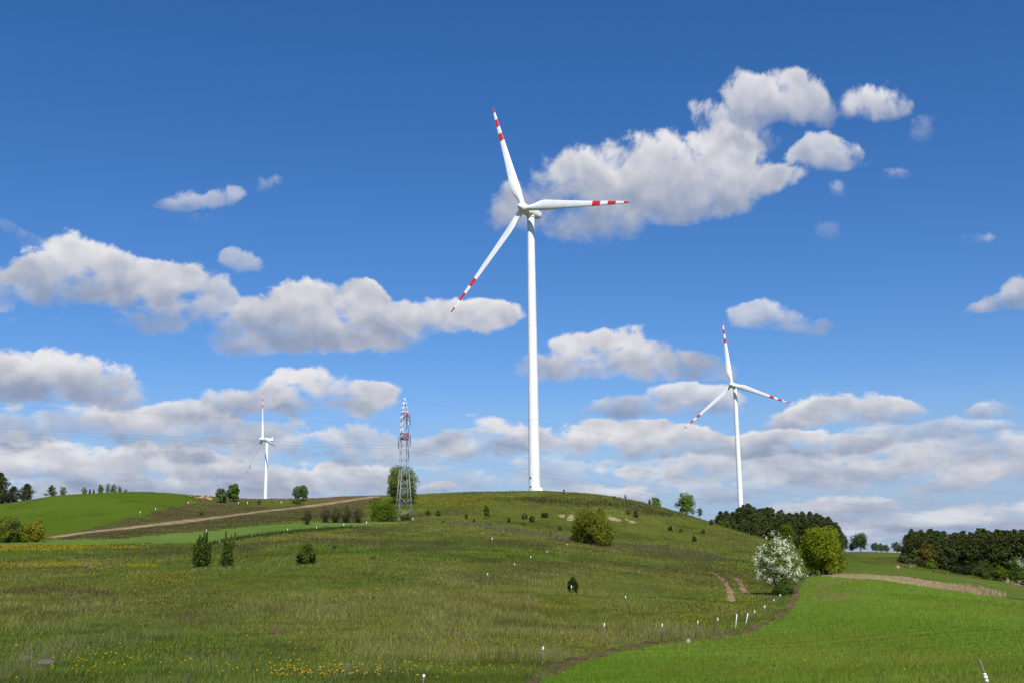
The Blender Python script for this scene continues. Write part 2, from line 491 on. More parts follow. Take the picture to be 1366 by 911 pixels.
field('straw_strip', [(1092, 768.5), (1112, 765.5), (1150, 765.5), (1205, 769), (1245, 775), (1262, 778), (1300, 783), (1322, 790), (1336, 795.5), (1300, 792.5), (1240, 783.5), (1180, 773.5)],
      STRAW, 3, 'strip of dry tan reeds between the two green fields', .5)
field('crop_field', [(690, 950), (712, 911), (745, 893), (790, 881), (850, 864.5), (920, 855.5), (985, 845), (1030, 828), (1058, 802), (1066, 782), (1072, 770), (1112, 767.5), (1180, 772.5), (1240, 782),
                     (1300, 791), (1366, 802), (1460, 820), (1470, 950)], WHEAT, 2, 'bright green sown field sloping down on the right', .45)
field('far_field', [(1112, 746), (1150, 750.5), (1205, 757), (1262, 766), (1310, 772), (1350, 778), (1470, 800), (1470, 821), (1366, 800), (1332, 794), (1262, 776), (1205, 768), (1112, 765)],
      FARC, 4, 'green field in the dip beyond the dry strip')
field('strip_field', [(-70, 727), (0, 723.5), (60, 721), (170, 717), (280, 708), (380, 698.5), (440, 695.5), (500, 695.5), (548, 696.5), (480, 701), (400, 707), (335, 714), (280, 723), (150, 726), (0, 727.5), (-70, 730)],
      STRIPC, 5, 'narrow light green field strip curving below the hillside')
field('heath', [(66, 718.5), (110, 707), (150, 697), (190, 687), (230, 676), (290, 671.5), (330, 674), (360, 677), (420, 671), (490, 662.5), (508, 666), (450, 684), (400, 693.5), (330, 701), (250, 709), (150, 716.5)],
      HEATH, 7, 'brown weedy bank above and below the dirt road')
field('hill_field', [(-80, 722), (-80, 690), (0, 670), (85, 657), (180, 652), (250, 655), (272, 662), (250, 672), (215, 681), (150, 698), (110, 708), (66, 719.5), (20, 722.5)],
      HILLC, 6, 'rounded green hill field on the left')


def zone_at(a, r):
    i = np.clip(np.searchsorted(AZ, a) - 1, 0, na - 2); j = np.clip(np.searchsorted(LRG, np.log(r)) - 1, 0, nr - 2)
    return ZONE[i, j]


def ribbon(name, pts, width, mat, label, lift=.05, step=.5, rag=.25, hump=0.0, across=5, seed=0, wave=0.0, taper=0.0):
    """a road, rut or bank laid along a photo line: width in metres, ragged edges"""
    P = np.array(pts, float)
    L0 = np.concatenate([[0], np.cumsum(np.hypot(*np.diff(P, axis=0).T))])
    t = np.linspace(0, L0[-1], max(8, int(L0[-1] / 2)))
    px = pchip(L0, P[:, 0], t); py = pchip(L0, P[:, 1], t)
    a, r = hit(px, py)
    W = np.stack([r * np.sin(a), r * np.cos(a)], -1)
    for _ in range(6): W[1:-1] = .25 * W[:-2] + .5 * W[1:-1] + .25 * W[2:]
    S = np.concatenate([[0], np.cumsum(np.hypot(*np.diff(W, axis=0).T))])
    s = np.arange(0, S[-1], step)
    C = np.stack([np.interp(s, S, W[:, 0]), np.interp(s, S, W[:, 1])], -1)
    tg = np.gradient(C, axis=0); tg /= np.linalg.norm(tg, axis=1, keepdims=True) + 1e-9
    nrm = np.stack([-tg[:, 1], tg[:, 0]], -1)
    V = []; k = len(s); ends = np.clip(np.minimum(s, s[-1] - s) / taper, .12, 1) if taper else 1.0
    vary = ends * (1 + wave * 2 * (vnoise(s / 2.2, np.full(k, 3.3), 70 + seed) - .5))
    for j in range(across):
        u = j / (across - 1) - .5
        e = (vnoise(s / 1.1, np.full(k, j * 3.7), 40 + seed) - .5) * rag * 2 * (abs(u) * 2)
        e = e + (vnoise(s / 6, np.full(k, 9.7), 50 + seed) - .5) * rag * 1.5
        p = C + nrm * (u * width * vary * (1 + e))[:, None]
        z = T(p[:, 0], p[:, 1]) + lift
        if hump and 0 < j < across - 1:
            z = z + hump * (vnoise(p[:, 0] / .5, p[:, 1] / .5, 61 + seed) - .2) * 1.6
        if j in (0, across - 1): z = z - lift - .02
        V.append(np.stack([p[:, 0], p[:, 1], z], -1))
    V = np.stack(V, 1).reshape(-1, 3)
    ii = np.arange(k * across).reshape(k, across)
    q = np.stack([ii[:-1, :-1], ii[1:, :-1], ii[1:, 1:], ii[:-1, 1:]], -1).reshape(-1, 4)
    o = mesh(name, V, q, None, mat, smooth=True)
    o['kind'] = 'structure'; o['label'] = label
    return C


ROADC = ribbon('dirt_road', [(64, 717.5), (90, 713.5), (120, 709.5), (180, 703), (240, 696), (300, 688.5), (350, 682), (400, 676.5), (450, 669.5), (485, 664.5), (502, 662)], 3.6, DIRT,
       'pale dirt road climbing the brown bank to the hilltop', .08, 1.0, .16, across=7, wave=.22)
SOILC = ribbon('soil_strip', [(660, 950), (690, 926), (716, 911), (745, 894), (775, 883), (800, 877), (830, 868), (870, 861), (920, 856), (955, 851.5), (985, 846), (1015, 835.5), (1035, 825), (1050, 812), (1060, 799), (1063, 786), (1068, 776)],
               .46, SOIL, 'ragged strip of bare brown soil edging the green field', .05, .12, .40, hump=.09, across=9, seed=3, wave=.75)
ribbon('bare_patch', [(1062, 800), (1056, 810), (1047, 820), (1036, 829)], .55, SOIL, 'bare reddish soil beside the blossom tree', .035, .2, .5, across=5, seed=9)
RUT = [ribbon('tyre_track', [(948, 763), (957, 767), (966, 775), (972, 785), (975.5, 797), (976, 803)], .62, DIRT, 'left worn wheel rut curving down the meadow', .04, .25, .5, across=5, seed=4, wave=.3, taper=3.0)]
RUT.append(ribbon('tyre_track', [(976, 768), (983, 772), (989, 780), (994, 790), (995, 794)], .68, DIRT, 'right worn wheel rut curving down the meadow', .04, .25, .5, across=5, seed=5, wave=.3, taper=3.0))
ribbon('ploughed_strip', [(296, 664.5), (330, 665.8), (380, 666), (440, 665), (470, 663)], 7, PLOUGH, 'thin line of reddish ploughed soil along the crest', .12, 2.0, .12, across=9, seed=6)


def sand_patch(pts, label, seed):
    P = poly_world(pts, 6); c = P.mean(0)
    V = []; rings = 5; n = len(P)
    for k in range(rings + 1):
        f = k / rings
        q = c + (P - c) * f
        a, r = q[:, 0], np.exp(q[:, 1])
        x, y = r * np.sin(a), r * np.cos(a)
        w = 1 + (vnoise(x / 1.5, y / 1.5, seed) - .5) * .02 * f
        x, y = x * w, y * w
        h = .06 + .16 * (1 - f) * vnoise(x / 1.2, y / 1.2, seed + 1)
        if k == rings: h = -.03
        V.append(np.stack([x, y, T(x, y) + h], -1))
    V = np.concatenate(V)
    q = []
    for k in range(rings):
        for i in range(n):
            j = (i + 1) % n
            q.append((k * n + i, k * n + j, (k + 1) * n + j, (k + 1) * n + i))
    o = mesh('sand_patch', V, q, None, SAND, smooth=True)
    o['kind'] = 'structure'; o['label'] = label


sand_patch([(744, 688), (748, 685.5), (754, 686.5), (753, 690.5), (747, 690)], 'small bare sand patch left of the willow bush', 71)
sand_patch([(755, 692), (758, 687.5), (763, 685), (767, 690), (769, 693), (762, 693.5)], 'sandy scar touching the left side of the willow bush', 72)
sand_patch([(809, 688), (818, 688.5), (826, 691), (830, 695), (820, 695.5), (812, 692)], 'sandy scar right of the willow bush', 73)
sand_patch([(833, 690), (840, 694), (849, 697), (853, 699.5), (843, 699), (835, 694)], 'thin sandy streak on the slope right of the willow bush', 74)
sand_patch([(1212, 754), (1222, 753), (1222, 756), (1213, 757)], 'orange sand face beside the brown bush', 75)

# ------------------------------------------------------------------ grass, crop, flowers
def blades(n, dmin, dmax, a0, a1, zones, hfun, wfun, colfun, seed, power=0.0, keep=None):
    g = np.random.default_rng(seed)
    a = R(g.uniform(a0, a1, n)); u = g.random(n)
    r = np.exp(np.log(dmin) + (np.log(dmax) - np.log(dmin)) * u ** (1 + power))
    k = np.isin(zone_at(a, r), zones); a, r = a[k], r[k]
    x, y = r * np.sin(a), r * np.cos(a)
    if keep is not None:
        k = keep(x, y, r, g); a, r, x, y = a[k], r[k], x[k], y[k]
    n = len(a); z = T(x, y)
    h = hfun(x, y, r, g); w = wfun(r, g)
    th = g.uniform(0, 2 * np.pi, n); lean = h * g.uniform(.1, .75, n); la = g.uniform(0, 2 * np.pi, n)
    lx = np.cos(la) * lean + h * .12; ly = np.sin(la) * lean
    wx, wy = np.cos(th) * w / 2, np.sin(th) * w / 2
    V = np.empty((n, 3, 3), np.float32)
    V[:, 0] = np.stack([x - wx, y - wy, z - .02], -1); V[:, 1] = np.stack([x + wx, y + wy, z - .02], -1)
    V[:, 2] = np.stack([x + lx, y + ly, z + h], -1)
    c = np.repeat(colfun(x, y, r, g)[:, None, :], 3, 1)
    return V.reshape(-1, 3), np.arange(n * 3).reshape(n, 3), c.reshape(-1, 3)


def lerp(a, b, t): return np.asarray(a) * (1 - t[:, None]) + np.asarray(b) * t[:, None]


def ss(x, a, b):
    t = np.clip((x - a) / (b - a), 0, 1); return t * t * (3 - 2 * t)


def mcol(x, y, r, g):
    n1 = fbm(x / 14, y / 20, 5, 3); n2 = fbm(x / 3.0, y / 4.5, 15, 3)
    c = lerp((.116, .172, .022), (.180, .200, .036), ss(n1, .36, .64))
    dry = ss(n2 + .35 * (n1 - .5) + g.normal(0, .16, len(x)), .54, .76)
    c = lerp(c, (.25, .21, .10), dry * .5)
    c = c * (1 - .35 * ss(fbm(x / 2.2, y / 2.2, 25, 2), .55, .75))[:, None]
    return c * 1.14 * g.uniform(.78, 1.28, (len(x), 1))


def mh(x, y, r, g):
    n2 = fbm(x / 3.0, y / 4.5, 15, 3)
    return (.07 + .11 * ss(n2, .35, .75)) * g.uniform(.5, 1.7, len(x)) + .22 * (g.random(len(x)) < .02) * ss(n2, .4, .6)


RUTP = np.concatenate(RUT)
def off_rut(x, y):
    d = np.full(len(x), 1e9); near = (r_ := np.hypot(x, y)) > 70
    for q in RUTP[::2]: d[near] = np.minimum(d[near], (x[near] - q[0]) ** 2 + (y[near] - q[1]) ** 2)
    return d > .36 ** 2
def thin(x, y, r, g): return (g.random(len(x)) < np.clip((230 - r) / 150, 0, 1)) & off_rut(x, y)


wide = lambda k: (lambda r, g: np.maximum(.012, k * r / 1083.0) * g.uniform(.6, 1.3, len(r)))
V, Tr, C = blades(520000, 13, 230, -29.5, 21, [0], mh, wide(.75), mcol, 1, 0.0, thin)
V2, T2, C2 = blades(210000, 110, 348, -29.5, 21, [0], lambda x, y, r, g: .22 * (.4 + fbm(x / 4, y / 6, 17, 3)) * g.uniform(.4, 1.6, len(x)), wide(.8),
                    lambda x, y, r, g: lerp(mcol(x, y, r, g), np.array((.105, .092, .040)) * g.uniform(.6, 1.3, (len(x), 1)), .75 * ss(fbm(x / 11, y / 16, 19, 4), .50, .66)), 51)
T2 = T2 + len(V); V = np.concatenate([V, V2]); Tr = np.concatenate([Tr, T2]); C = np.concatenate([C, C2])
o = mesh('meadow_grass', V, None, Tr, BLADE, C)
tag(o, 'long rough meadow grass, green mixed with bleached stalks', 'grass', kind='stuff')


def wcol(x, y, r, g):
    n = fbm(x / 9, y / 12, 45, 3)
    c = lerp((.135, .225, .024), (.180, .265, .034), ss(n, .35, .65))
    px = np.exp(-((np.arctan2(x, y) - col_az(1105)) / R(1.2)) ** 2) * np.exp(-((np.log(r) - np.log(88)) / .16) ** 2)
    c = lerp(c, (.27, .175, .09), np.clip(px * 1.6 * ss(fbm(x / 2.5, y / 4, 49, 3), .42, .6), 0, .9))
    row = (x * .52 - y * .855); thin_ = ss(fbm(x / 6, y / 9, 47, 3), .50, .72)
    c = c * (1 + .13 * np.sin(row * 2 * np.pi / 1.35 + 2.0 * vnoise(x / 9, y / 9, 48)))[:, None]
    wheel = np.minimum(abs((row + 4) % 17 - 8.5 - .9), abs((row + 4) % 17 - 8.5 + .9)) < .28
    c = np.where(wheel[:, None], c * (.86, .80, .95), c)
    c = lerp(c, c * (1.12, .90, 1.1), thin_)
    return c * 1.12 * g.uniform(.80, 1.22, (len(x), 1))


V, Tr, C = blades(420000, 13, 118, -4, 29.5, [2], lambda x, y, r, g: .10 * (.7 + .7 * fbm(x / 5, y / 5, 46, 3)) * g.uniform(.6, 1.4, len(x)), wide(.8), wcol, 2, 0.0,
                  lambda x, y, r, g: g.random(len(x)) < np.clip((135 - r) / 50, 0, 1))
o = mesh('crop_shoots', V, None, Tr, BLADE, C)
tag(o, 'short even bright green shoots of the sown field', 'crop', kind='stuff')

V, Tr, C = blades(26000, 90, 160, 13, 27, [3], lambda x, y, r, g: .11 * g.uniform(.4, 1.6, len(x)) + .40 * ss(np.arctan2(x, y), R(20), R(22.5)) * g.uniform(.3, 1.2, len(x)), wide(.8),
                  lambda x, y, r, g: lerp((.34, .26, .135), (.48, .38, .22), g.random(len(x))), 3)
o = mesh('dry_reeds', V, None, Tr, BLADE, C)
tag(o, 'dry tan reeds standing between the two green fields', 'reeds', kind='stuff')

# dead weeds and low growth on the bank
ROADP = np.array(ROADC)
def off_road(x, y, r, g):
    d = np.full(len(x), 1e9)
    for q in ROADP[::4]: d = np.minimum(d, (x - q[0]) ** 2 + (y - q[1]) ** 2)
    return d > 3.6 ** 2
V, Tr, C = blades(26000, 180, 345, -24, -7, [7], lambda x, y, r, g: .24 * g.uniform(.3, 1.6, len(x)), wide(.9),
                  lambda x, y, r, g: lerp((.075, .062, .028), (.135, .11, .055), g.random(len(x))) * np.where(g.random((len(x), 1)) < .35, (.75, 1.3, .6), 1), 4, 0.0, off_road)
o = mesh('bank_weeds', V, None, Tr, BLADE, C)
tag(o, 'brown dead weeds covering the bank along the dirt road', 'weeds', kind='stuff')

# bleached bands and dark sedge drifts in the meadow
def drift(n, pts, sy, h, c0, c1, seed, spread=1.0, fine=.8):
    g = np.random.default_rng(seed); P = np.array(pts, float)
    L0 = np.concatenate([[0], np.cumsum(np.hypot(*np.diff(P, axis=0).T))])
    t = g.uniform(0, L0[-1], n)
    px = np.interp(t, L0, P[:, 0]) + g.normal(0, 3 * spread, n); py = np.interp(t, L0, P[:, 1]) + g.normal(0, 1, n) * np.interp(t / L0[-1], [0, .3, .8, 1], [.3, 1, 1, .3]) * sy
    a, r = hit(px, py); x, y = r * np.sin(a), r * np.cos(a); z = T(x, y)
    hh = h * g.uniform(.4, 1.5, n); w = np.maximum(.006, fine * r / 1083) * g.uniform(.6, 1.2, n)
    la = g.uniform(0, 6.28, n); th = g.uniform(0, 6.28, n); V = np.empty((n, 3, 3), np.float32)
    V[:, 0] = np.stack([x - np.cos(th) * w / 2, y - np.sin(th) * w / 2, z - .02], -1); V[:, 1] = np.stack([x + np.cos(th) * w / 2, y + np.sin(th) * w / 2, z - .02], -1)
    V[:, 2] = np.stack([x + np.cos(la) * hh * .4, y + np.sin(la) * hh * .4, z + hh], -1)
    c = lerp(c0, c1, g.random(n))
    return V.reshape(-1, 3), np.repeat(c[:, None], 3, 1).reshape(-1, 3)


DR = [drift(5200, [(590, 696.5), (640, 701), (690, 709), (740, 716), (790, 724)], 1.3, .38, (.155, .150, .065), (.24, .215, .12), 21),
      drift(3800, [(790, 725), (850, 730), (920, 737), (960, 744)], 2.2, .3, (.125, .130, .055), (.18, .165, .09), 22),
      drift(2500, [(850, 735), (930, 742), (1000, 750)], 1.2, .25, (.11, .125, .04), (.16, .15, .07), 23),
      drift(3000, [(580, 722), (660, 724), (740, 731)], 2.6, .14, (.085, .08, .03), (.13, .11, .052), 24),
      drift(2200, [(640, 770), (690, 763), (730, 757)], 7, .16, (.10, .098, .046), (.14, .13, .066), 25, 9),
      drift(2500, [(440, 723), (530, 722), (600, 727)], 4, .15, (.11, .10, .04), (.17, .145, .075), 26, 6),
      drift(1500, [(0, 790), (60, 787), (110, 789), (150, 793)], 3.5, .16, (.09, .055, .03), (.14, .10, .06), 27, 3),
      drift(2500, [(280, 727), (300, 722), (335, 716), (400, 709), (470, 704)], 1.0, .4, (.04, .07, .015), (.075, .10, .03), 28),
      drift(5000, [(690, 665), (760, 670), (830, 672), (900, 688)], 4, .3, (.055, .06, .026), (.085, .08, .04), 29, 5)]
for k_, (x_, y_, sy_, sp_, n_) in enumerate(((40, 880, 12, 16, 420), (110, 860, 12, 30, 600), (290, 885, 12, 30, 520), (470, 897, 9, 40, 500), (480, 815, 14, 60, 700), (720, 872, 8, 14, 420), (140, 828, 12, 40, 500),
                                              (905, 846, 4, 20, 500), (600, 850, 14, 40, 500), (330, 840, 12, 50, 500), (20, 900, 8, 16, 300))):
    DR.append(drift(n_, [(x_ - 2 * sp_, y_ + 4), (x_, y_), (x_ + 2 * sp_, y_ - 3)], sy_, .24, (.20, .18, .10), (.32, .28, .17), 31 + k_, sp_ / 3, .38))
V = np.concatenate([d[0] for d in DR]); C = np.concatenate([d[1] for d in DR])
o = mesh('dry_grass', V, None, np.arange(len(V)).reshape(-1, 3), BLADE, C)
tag(o, 'drifts of bleached and dark dry grass streaking the meadow', 'dry grass', kind='stuff')

# dandelions: many small yellow heads on the meadow (nobody could count them)
spots = []
g = np.random.default_rng(11)
def band(n, x0, x1, y0, y1):
    spots.append(np.stack([g.uniform(x0, x1, n), g.uniform(y0, y1, n)], -1))
def blob(n, x, y, sx, sy):
    spots.append(np.stack([g.normal(x, sx, n), g.normal(y, sy, n)], -1))
band(900, -10, 110, 728, 736); band(420, 95, 200, 727, 733); band(420, -10, 140, 752, 758); blob(140, 60, 754, 40, 1.5); band(160, 160, 215, 754.5, 757.5)
band(260, 170, 260, 764, 780); blob(60, 120, 766, 60, 3); band(110, 230, 330, 744, 752); band(90, 420, 500, 742, 752); band(160, 330, 480, 708, 722)
band(330, 560, 655, 663, 676); band(130, 600, 700, 661, 672); band(70, 560, 800, 668, 690)
band(150, 605, 760, 800, 813); blob(60, 735, 809, 30, 4); band(90, 740, 830, 846, 868); band(160, 950, 1025, 752, 762); band(260, 890, 1035, 765, 800)
blob(190, 975, 808, 22, 6); blob(120, 1000, 800, 20, 10); blob(150, 930, 830, 22, 4); band(80, 880, 1000, 780, 840); band(180, 620, 1010, 740, 800); blob(70, 700, 872, 40, 10)
blob(50, 395, 903, 30, 5); blob(50, 440, 899, 50, 6); blob(50, 480, 890, 50, 10); blob(36, 560, 895, 60, 10); band(160, 0, 700, 800, 905); band(36, 60, 260, 872, 905)
band(60, 0, 800, 850, 912); blob(22, 590, 878, 30, 3); blob(34, 620, 855, 30, 14); blob(16, 150, 880, 20, 6); band(20, 1000, 1360, 850, 905)
P = np.concatenate(spots); P = P[P[:, 1] < 912]
a, r = hit(P[:, 0], P[:, 1]); ok = r < 350; a, r = a[ok], r[ok]
x, y = r * np.sin(a), r * np.cos(a); n = len(a)
rad = np.maximum(.030, .50 * r / 1083.0) * g.uniform(.6, 1.15, n)
hh = np.where(r > 60, .16, .12) * g.uniform(.6, 1.6, n)
ring = 6; V = np.empty((n, ring + 2, 3), np.float32); z = T(x, y) + hh
for k in range(ring):
    t = 2 * np.pi * k / ring
    V[:, k] = np.stack([x + rad * math.cos(t), y + rad * math.sin(t), z], -1)
V[:, ring] = np.stack([x, y, z + rad * .7], -1); V[:, ring + 1] = np.stack([x, y, z - rad * .4], -1)
f = []
for k in range(ring): f += [(k, (k + 1) % ring, ring), ((k + 1) % ring, k, ring + 1)]
f = (np.array(f)[None] + (np.arange(n) * (ring + 2))[:, None, None]).reshape(-1, 3)
C = np.repeat((np.array((.62, .43, .012)) * g.uniform(.75, 1.15, (n, 1)))[:, None], ring + 2, 1)
o = mesh('dandelion_flowers', V.reshape(-1, 3), None, f, PETAL, C.reshape(-1, 3))
tag(o, 'yellow dandelion heads scattered in drifts over the meadow', 'flowers', kind='stuff')
# ------------------------------------------------------------------ wind turbines
def blade_mesh():
    L = 44.2
    st = [(1.0, .95, 1.9, 0), (2.2, .95, 1.9, 0), (4.5, 1.15, 1.75, .06), (7, 1.62, 1.25, .16), (9.2, 1.78, .95, .2), (13, 1.62, .74, .17), (18, 1.36, .56, .12), (24, 1.10, .43, .07),
          (29.4, .90, .34, .04), (29.41, .90, .34, .04), (32.6, .79, .30, .03), (32.61, .79, .30, .03), (35.6, .68, .26, .02), (35.61, .68, .26, .02),
          (38.8, .56, .22, .01), (38.81, .56, .22, .01), (41.9, .42, .17, 0), (41.91, .42, .17, 0), (43.6, .28, .10, 0), (44.1, .12, .04, 0)]
    n = 20; V = []; Q = []; mi = []
    for (z, hc, th, tw) in st:
        rootf = min(1, max(0, (z - 2.2) / 5.5)); twist = R(4) + R(16) * max(0, 1 - (z - 4) / 26) * rootf
        for k in range(n):
            a = 2 * math.pi * k / n
            cx = math.cos(a); sx = math.sin(a)
            circ = (hc * cx, th / 2 * sx)
            # airfoil: blunt nose at -chord*.3, sharp tail at +chord*.7
            c2 = hc * 2; xx = (.5 + .5 * cx)
            af = (c2 * (xx - .3), th / 2 * sx * (1.25 * math.sqrt(max(0, 1 - xx)) + .12) * 1.2)
            x = circ[0] * (1 - rootf) + af[0] * rootf; y = circ[1] * (1 - rootf) + af[1] * rootf
            V.append((x * math.cos(twist) - y * math.sin(twist), x * math.sin(twist) + y * math.cos(twist), z))
    bands = [1 if (29.405 < st[i][0] < 32.6 or 35.605 < st[i][0] < 38.8 or st[i][0] > 41.905) else 0 for i in range(len(st) - 1)]
    for i in range(len(st) - 1):
        for k in range(n):
            k2 = (k + 1) % n; Q.append((i * n + k, i * n + k2, (i + 1) * n + k2, (i + 1) * n + k)); mi.append(bands[i])
    V += [(0, 0, 44.2), (0, 0, .9)]; o = (len(st) - 1) * n; Tr = []
    for k in range(n):
        Tr.append((o + k, o + (k + 1) % n, n * len(st))); mi.append(1)
    for k in range(n):
        Tr.append((k, n * len(st) + 1, (k + 1) % n)); mi.append(0)
    return V, Q, Tr, mi


BV, BQ, BT, BMI = blade_mesh()


def make_turbine(hub, yaw, phase, label):
    """hub: world point of the rotor centre; yaw: where the nose points (0 = to the viewer)"""
    hub = Vector(hub)
    n = Vector((math.sin(yaw), -math.cos(yaw), 0)); tilt = R(6)
    ax = (n * math.cos(tilt) + Vector((0, 0, math.sin(tilt)))).normalized()
    base = hub - n * 4.1; base.z = 0
    gz = float(T(base.x, base.y)); top = hub.z - 1.9
    root = empty('wind_turbine', (base.x, base.y, gz), label, 'wind turbine', 'wind turbines on the hills')
    H = top - gz
    tw = MB(); pr = []
    for f in np.linspace(0, 1, 25): pr.append((1.95 - .72 * f, -1.0 + f * (H + 1.0)))
    tw.lathe(pr, 40)
    t = tw.build('tower', WHITE, root, smooth=True)
    for f in (.27, .60):
        fl = MB(); z = f * H; r_ = 1.95 - .72 * f
        fl.lathe([(r_ + .004, z - .10), (r_ + .035, z - .09), (r_ + .035, z + .09), (r_ + .004, z + .10)], 40); fl.build('flange', WHITE, t)
    # platform with steps and door at the foot, markers on the left of it
    d = MB(); d.box((2.05, -.3, 2.1), (.9, 1.5, 2.4)); d.box((2.1, -.3, 3.36), (1.1, 1.7, .12)); d.build('entrance_box', WHITE, root)
    st = MB()
    for k in range(5): st.box((2.9 + .32 * k, -.3, .9 - .2 * k), (.32, 1.2, .06))
    st.bar((2.7, -.9, 1.0), (4.3, -.9, 0), .06); st.bar((2.7, .3, 1.0), (4.3, .3, 0), .06); st.build('steps', STEEL, root)
    sg = MB()
    pass
    for z in (3.6, 6.6):
        sg = MB(); sg.box((-1.30, -1.38, z), (.5, .12, .6), Matrix.Rotation(R(-43), 3, 'Z')); sg.build('marker_plate', DARK, root)
    # nacelle frame of axes: Z = ax (to the nose)
    rel = hub - Vector((base.x, base.y, gz))
    zax = ax; xax = Vector((0, 0, 1)).cross(zax).normalized(); yax = zax.cross(xax)
    M = Matrix((xax, yax, zax)).transposed()
    na_ = MB()
    stn = [(-9.4, .15, .2), (-9.35, 1.0, .95), (-9.0, 1.25, 1.2), (-8.0, 1.42, 1.38), (-5, 1.62, 1.62), (-2.5, 1.72, 1.72), (-1.65, 1.62, 1.62), (-1.6, 1.2, 1.2)]
    V = []; Q = []; kk = 28
    for (z, rx, ry) in stn:
        for k in range(kk):
            a = 2 * math.pi * k / kk
            ca, sa = math.cos(a), math.sin(a); e = .72
            x = rx * math.copysign(abs(ca) ** e, ca); y = ry * math.copysign(abs(sa) ** e, sa)
            if z < -5: y += (-5 - z) * .10
            V.append(M @ Vector((x, y, z)) + rel)
    for i in range(len(stn) - 1):
        for k in range(kk): Q.append((i * kk + k, i * kk + (k + 1) % kk, (i + 1) * kk + (k + 1) % kk, (i + 1) * kk + k))
    V += [M @ Vector((0, .4, -9.42)) + rel]
    Tr = [(len(V) - 1, (k + 1) % kk, k) for k in range(kk)]
    na_.add(V, Q, Tr)
    nac = na_.build('nacelle', WHITE, root, smooth=True)
    fin = MB()
    P = lambda x, y, z: M @ Vector((x, y, z)) + rel
    for w in (.16,):
        prof = [(-8.9, 1.2), (-7.3, 1.35), (-8.2, 3.0), (-8.9, 3.25), (-9.0, 2.0)]
        V = [P(s * w, y, z) for s in (-1, 1) for z, y in prof]; k = len(prof)
        fin.add(V, [(i, (i + 1) % k, k + (i + 1) % k, k + i) for i in range(k)], [(0, 2, 1), (0, 3, 2), (0, 4, 3), (k, k + 1, k + 2), (k, k + 2, k + 3), (k, k + 3, k + 4)])
    fin.build('rear_fin', WHITE, nac)
    ms = MB(); ms.bar(P(.5, 1.5, -7.6), P(.5, 3.1, -7.6), .05); ms.bar(P(.1, 3.0, -7.6), P(.9, 3.0, -7.6), .05)
    ms.box(P(.1, 3.15, -7.6), (.16, .16, .2)); ms.box(P(.9, 3.15, -7.6), (.16, .16, .2)); ms.build('wind_mast', DARK, nac)
    yw = MB(); yw.lathe([(1.30, 0), (1.42, .15), (1.42, .6), (1.30, .8), (1.25, 1.3)], 32, org=(0, 0, H - .55)); yw.build('yaw_collar', WHITE, root, smooth=True)
    # hub and spinner
    hb = MB(); V = []; Q = []
    stn = [(-1.55, 1.25), (-1.4, 1.62), (-.6, 1.72), (.5, 1.66), (1.3, 1.38), (2.1, .98), (2.75, .62), (3.05, .34), (3.15, .06)]
    for (z, r_) in stn:
        for k in range(kk):
            a = 2 * math.pi * k / kk; V.append(M @ Vector((r_ * math.cos(a), r_ * math.sin(a), z)) + rel)
    for i in range(len(stn) - 1):
        for k in range(kk): Q.append((i * kk + k, i * kk + (k + 1) % kk, (i + 1) * kk + (k + 1) % kk, (i + 1) * kk + k))
    V += [M @ Vector((0, 0, 3.16)) + rel, M @ Vector((0, 0, -1.55)) + rel]; e = (len(stn) - 1) * kk
    Tr = [(len(V) - 2, e + k, e + (k + 1) % kk) for k in range(kk)] + [(len(V) - 1, (k + 1) % kk, k) for k in range(kk)]
    hb.add(V, Q, Tr); hub_o = hb.build('hub', WHITE, root, smooth=True)
    u = Vector((0, 0, 1)).cross(ax).normalized(); v = ax.cross(u)
    for k in range(3):
        a = phase + k * 2 * math.pi / 3
        d = (u * math.cos(a) + v * math.sin(a)) * math.cos(R(2)) + ax * math.sin(R(2))
        tang = (-u * math.sin(a) + v * math.cos(a))            # trailing side
        # blade frame: Z along the span, X towards the trailing edge, Y across
        zb = d.normalized(); xb = (tang - zb * tang.dot(zb)).normalized(); yb = zb.cross(xb)
        Mb = Matrix((xb, yb, zb)).transposed()
        bv = [Mb @ Vector(p) + rel for p in BV]
        mesh('blade', [tuple(p) for p in bv], BQ, BT, parent=root, smooth=True, midx=BMI, mats=[WHITE, RED])
        cl = MB(); cl.tube([Mb @ Vector((0, 0, 1.2)) + rel, Mb @ Vector((0, 0, 1.95)) + rel], [1.06, 1.02], 24); cl.build('blade_root', WHITE, hub_o, smooth=True)
    return root


make_turbine((4.457, 364.894, 117.16), R(-37.0), R(-10.06), 'largest white wind turbine, standing nearest on the central hilltop with red banded blades')
make_turbine((146.172, 731.018, 110.88), R(-37.4), R(-22.18), 'distant white wind turbine rising behind the dark pine wood')
make_turbine((-215.97, 954.66, 101.86), R(-58.3), R(-14.26), 'smallest and farthest white wind turbine, seen nearly side on beyond the dirt road')

# ------------------------------------------------------------------ pylon and power lines
PYL = spot(538.6, 693.5)
PA = R(-22)                                       # turn of the square tower


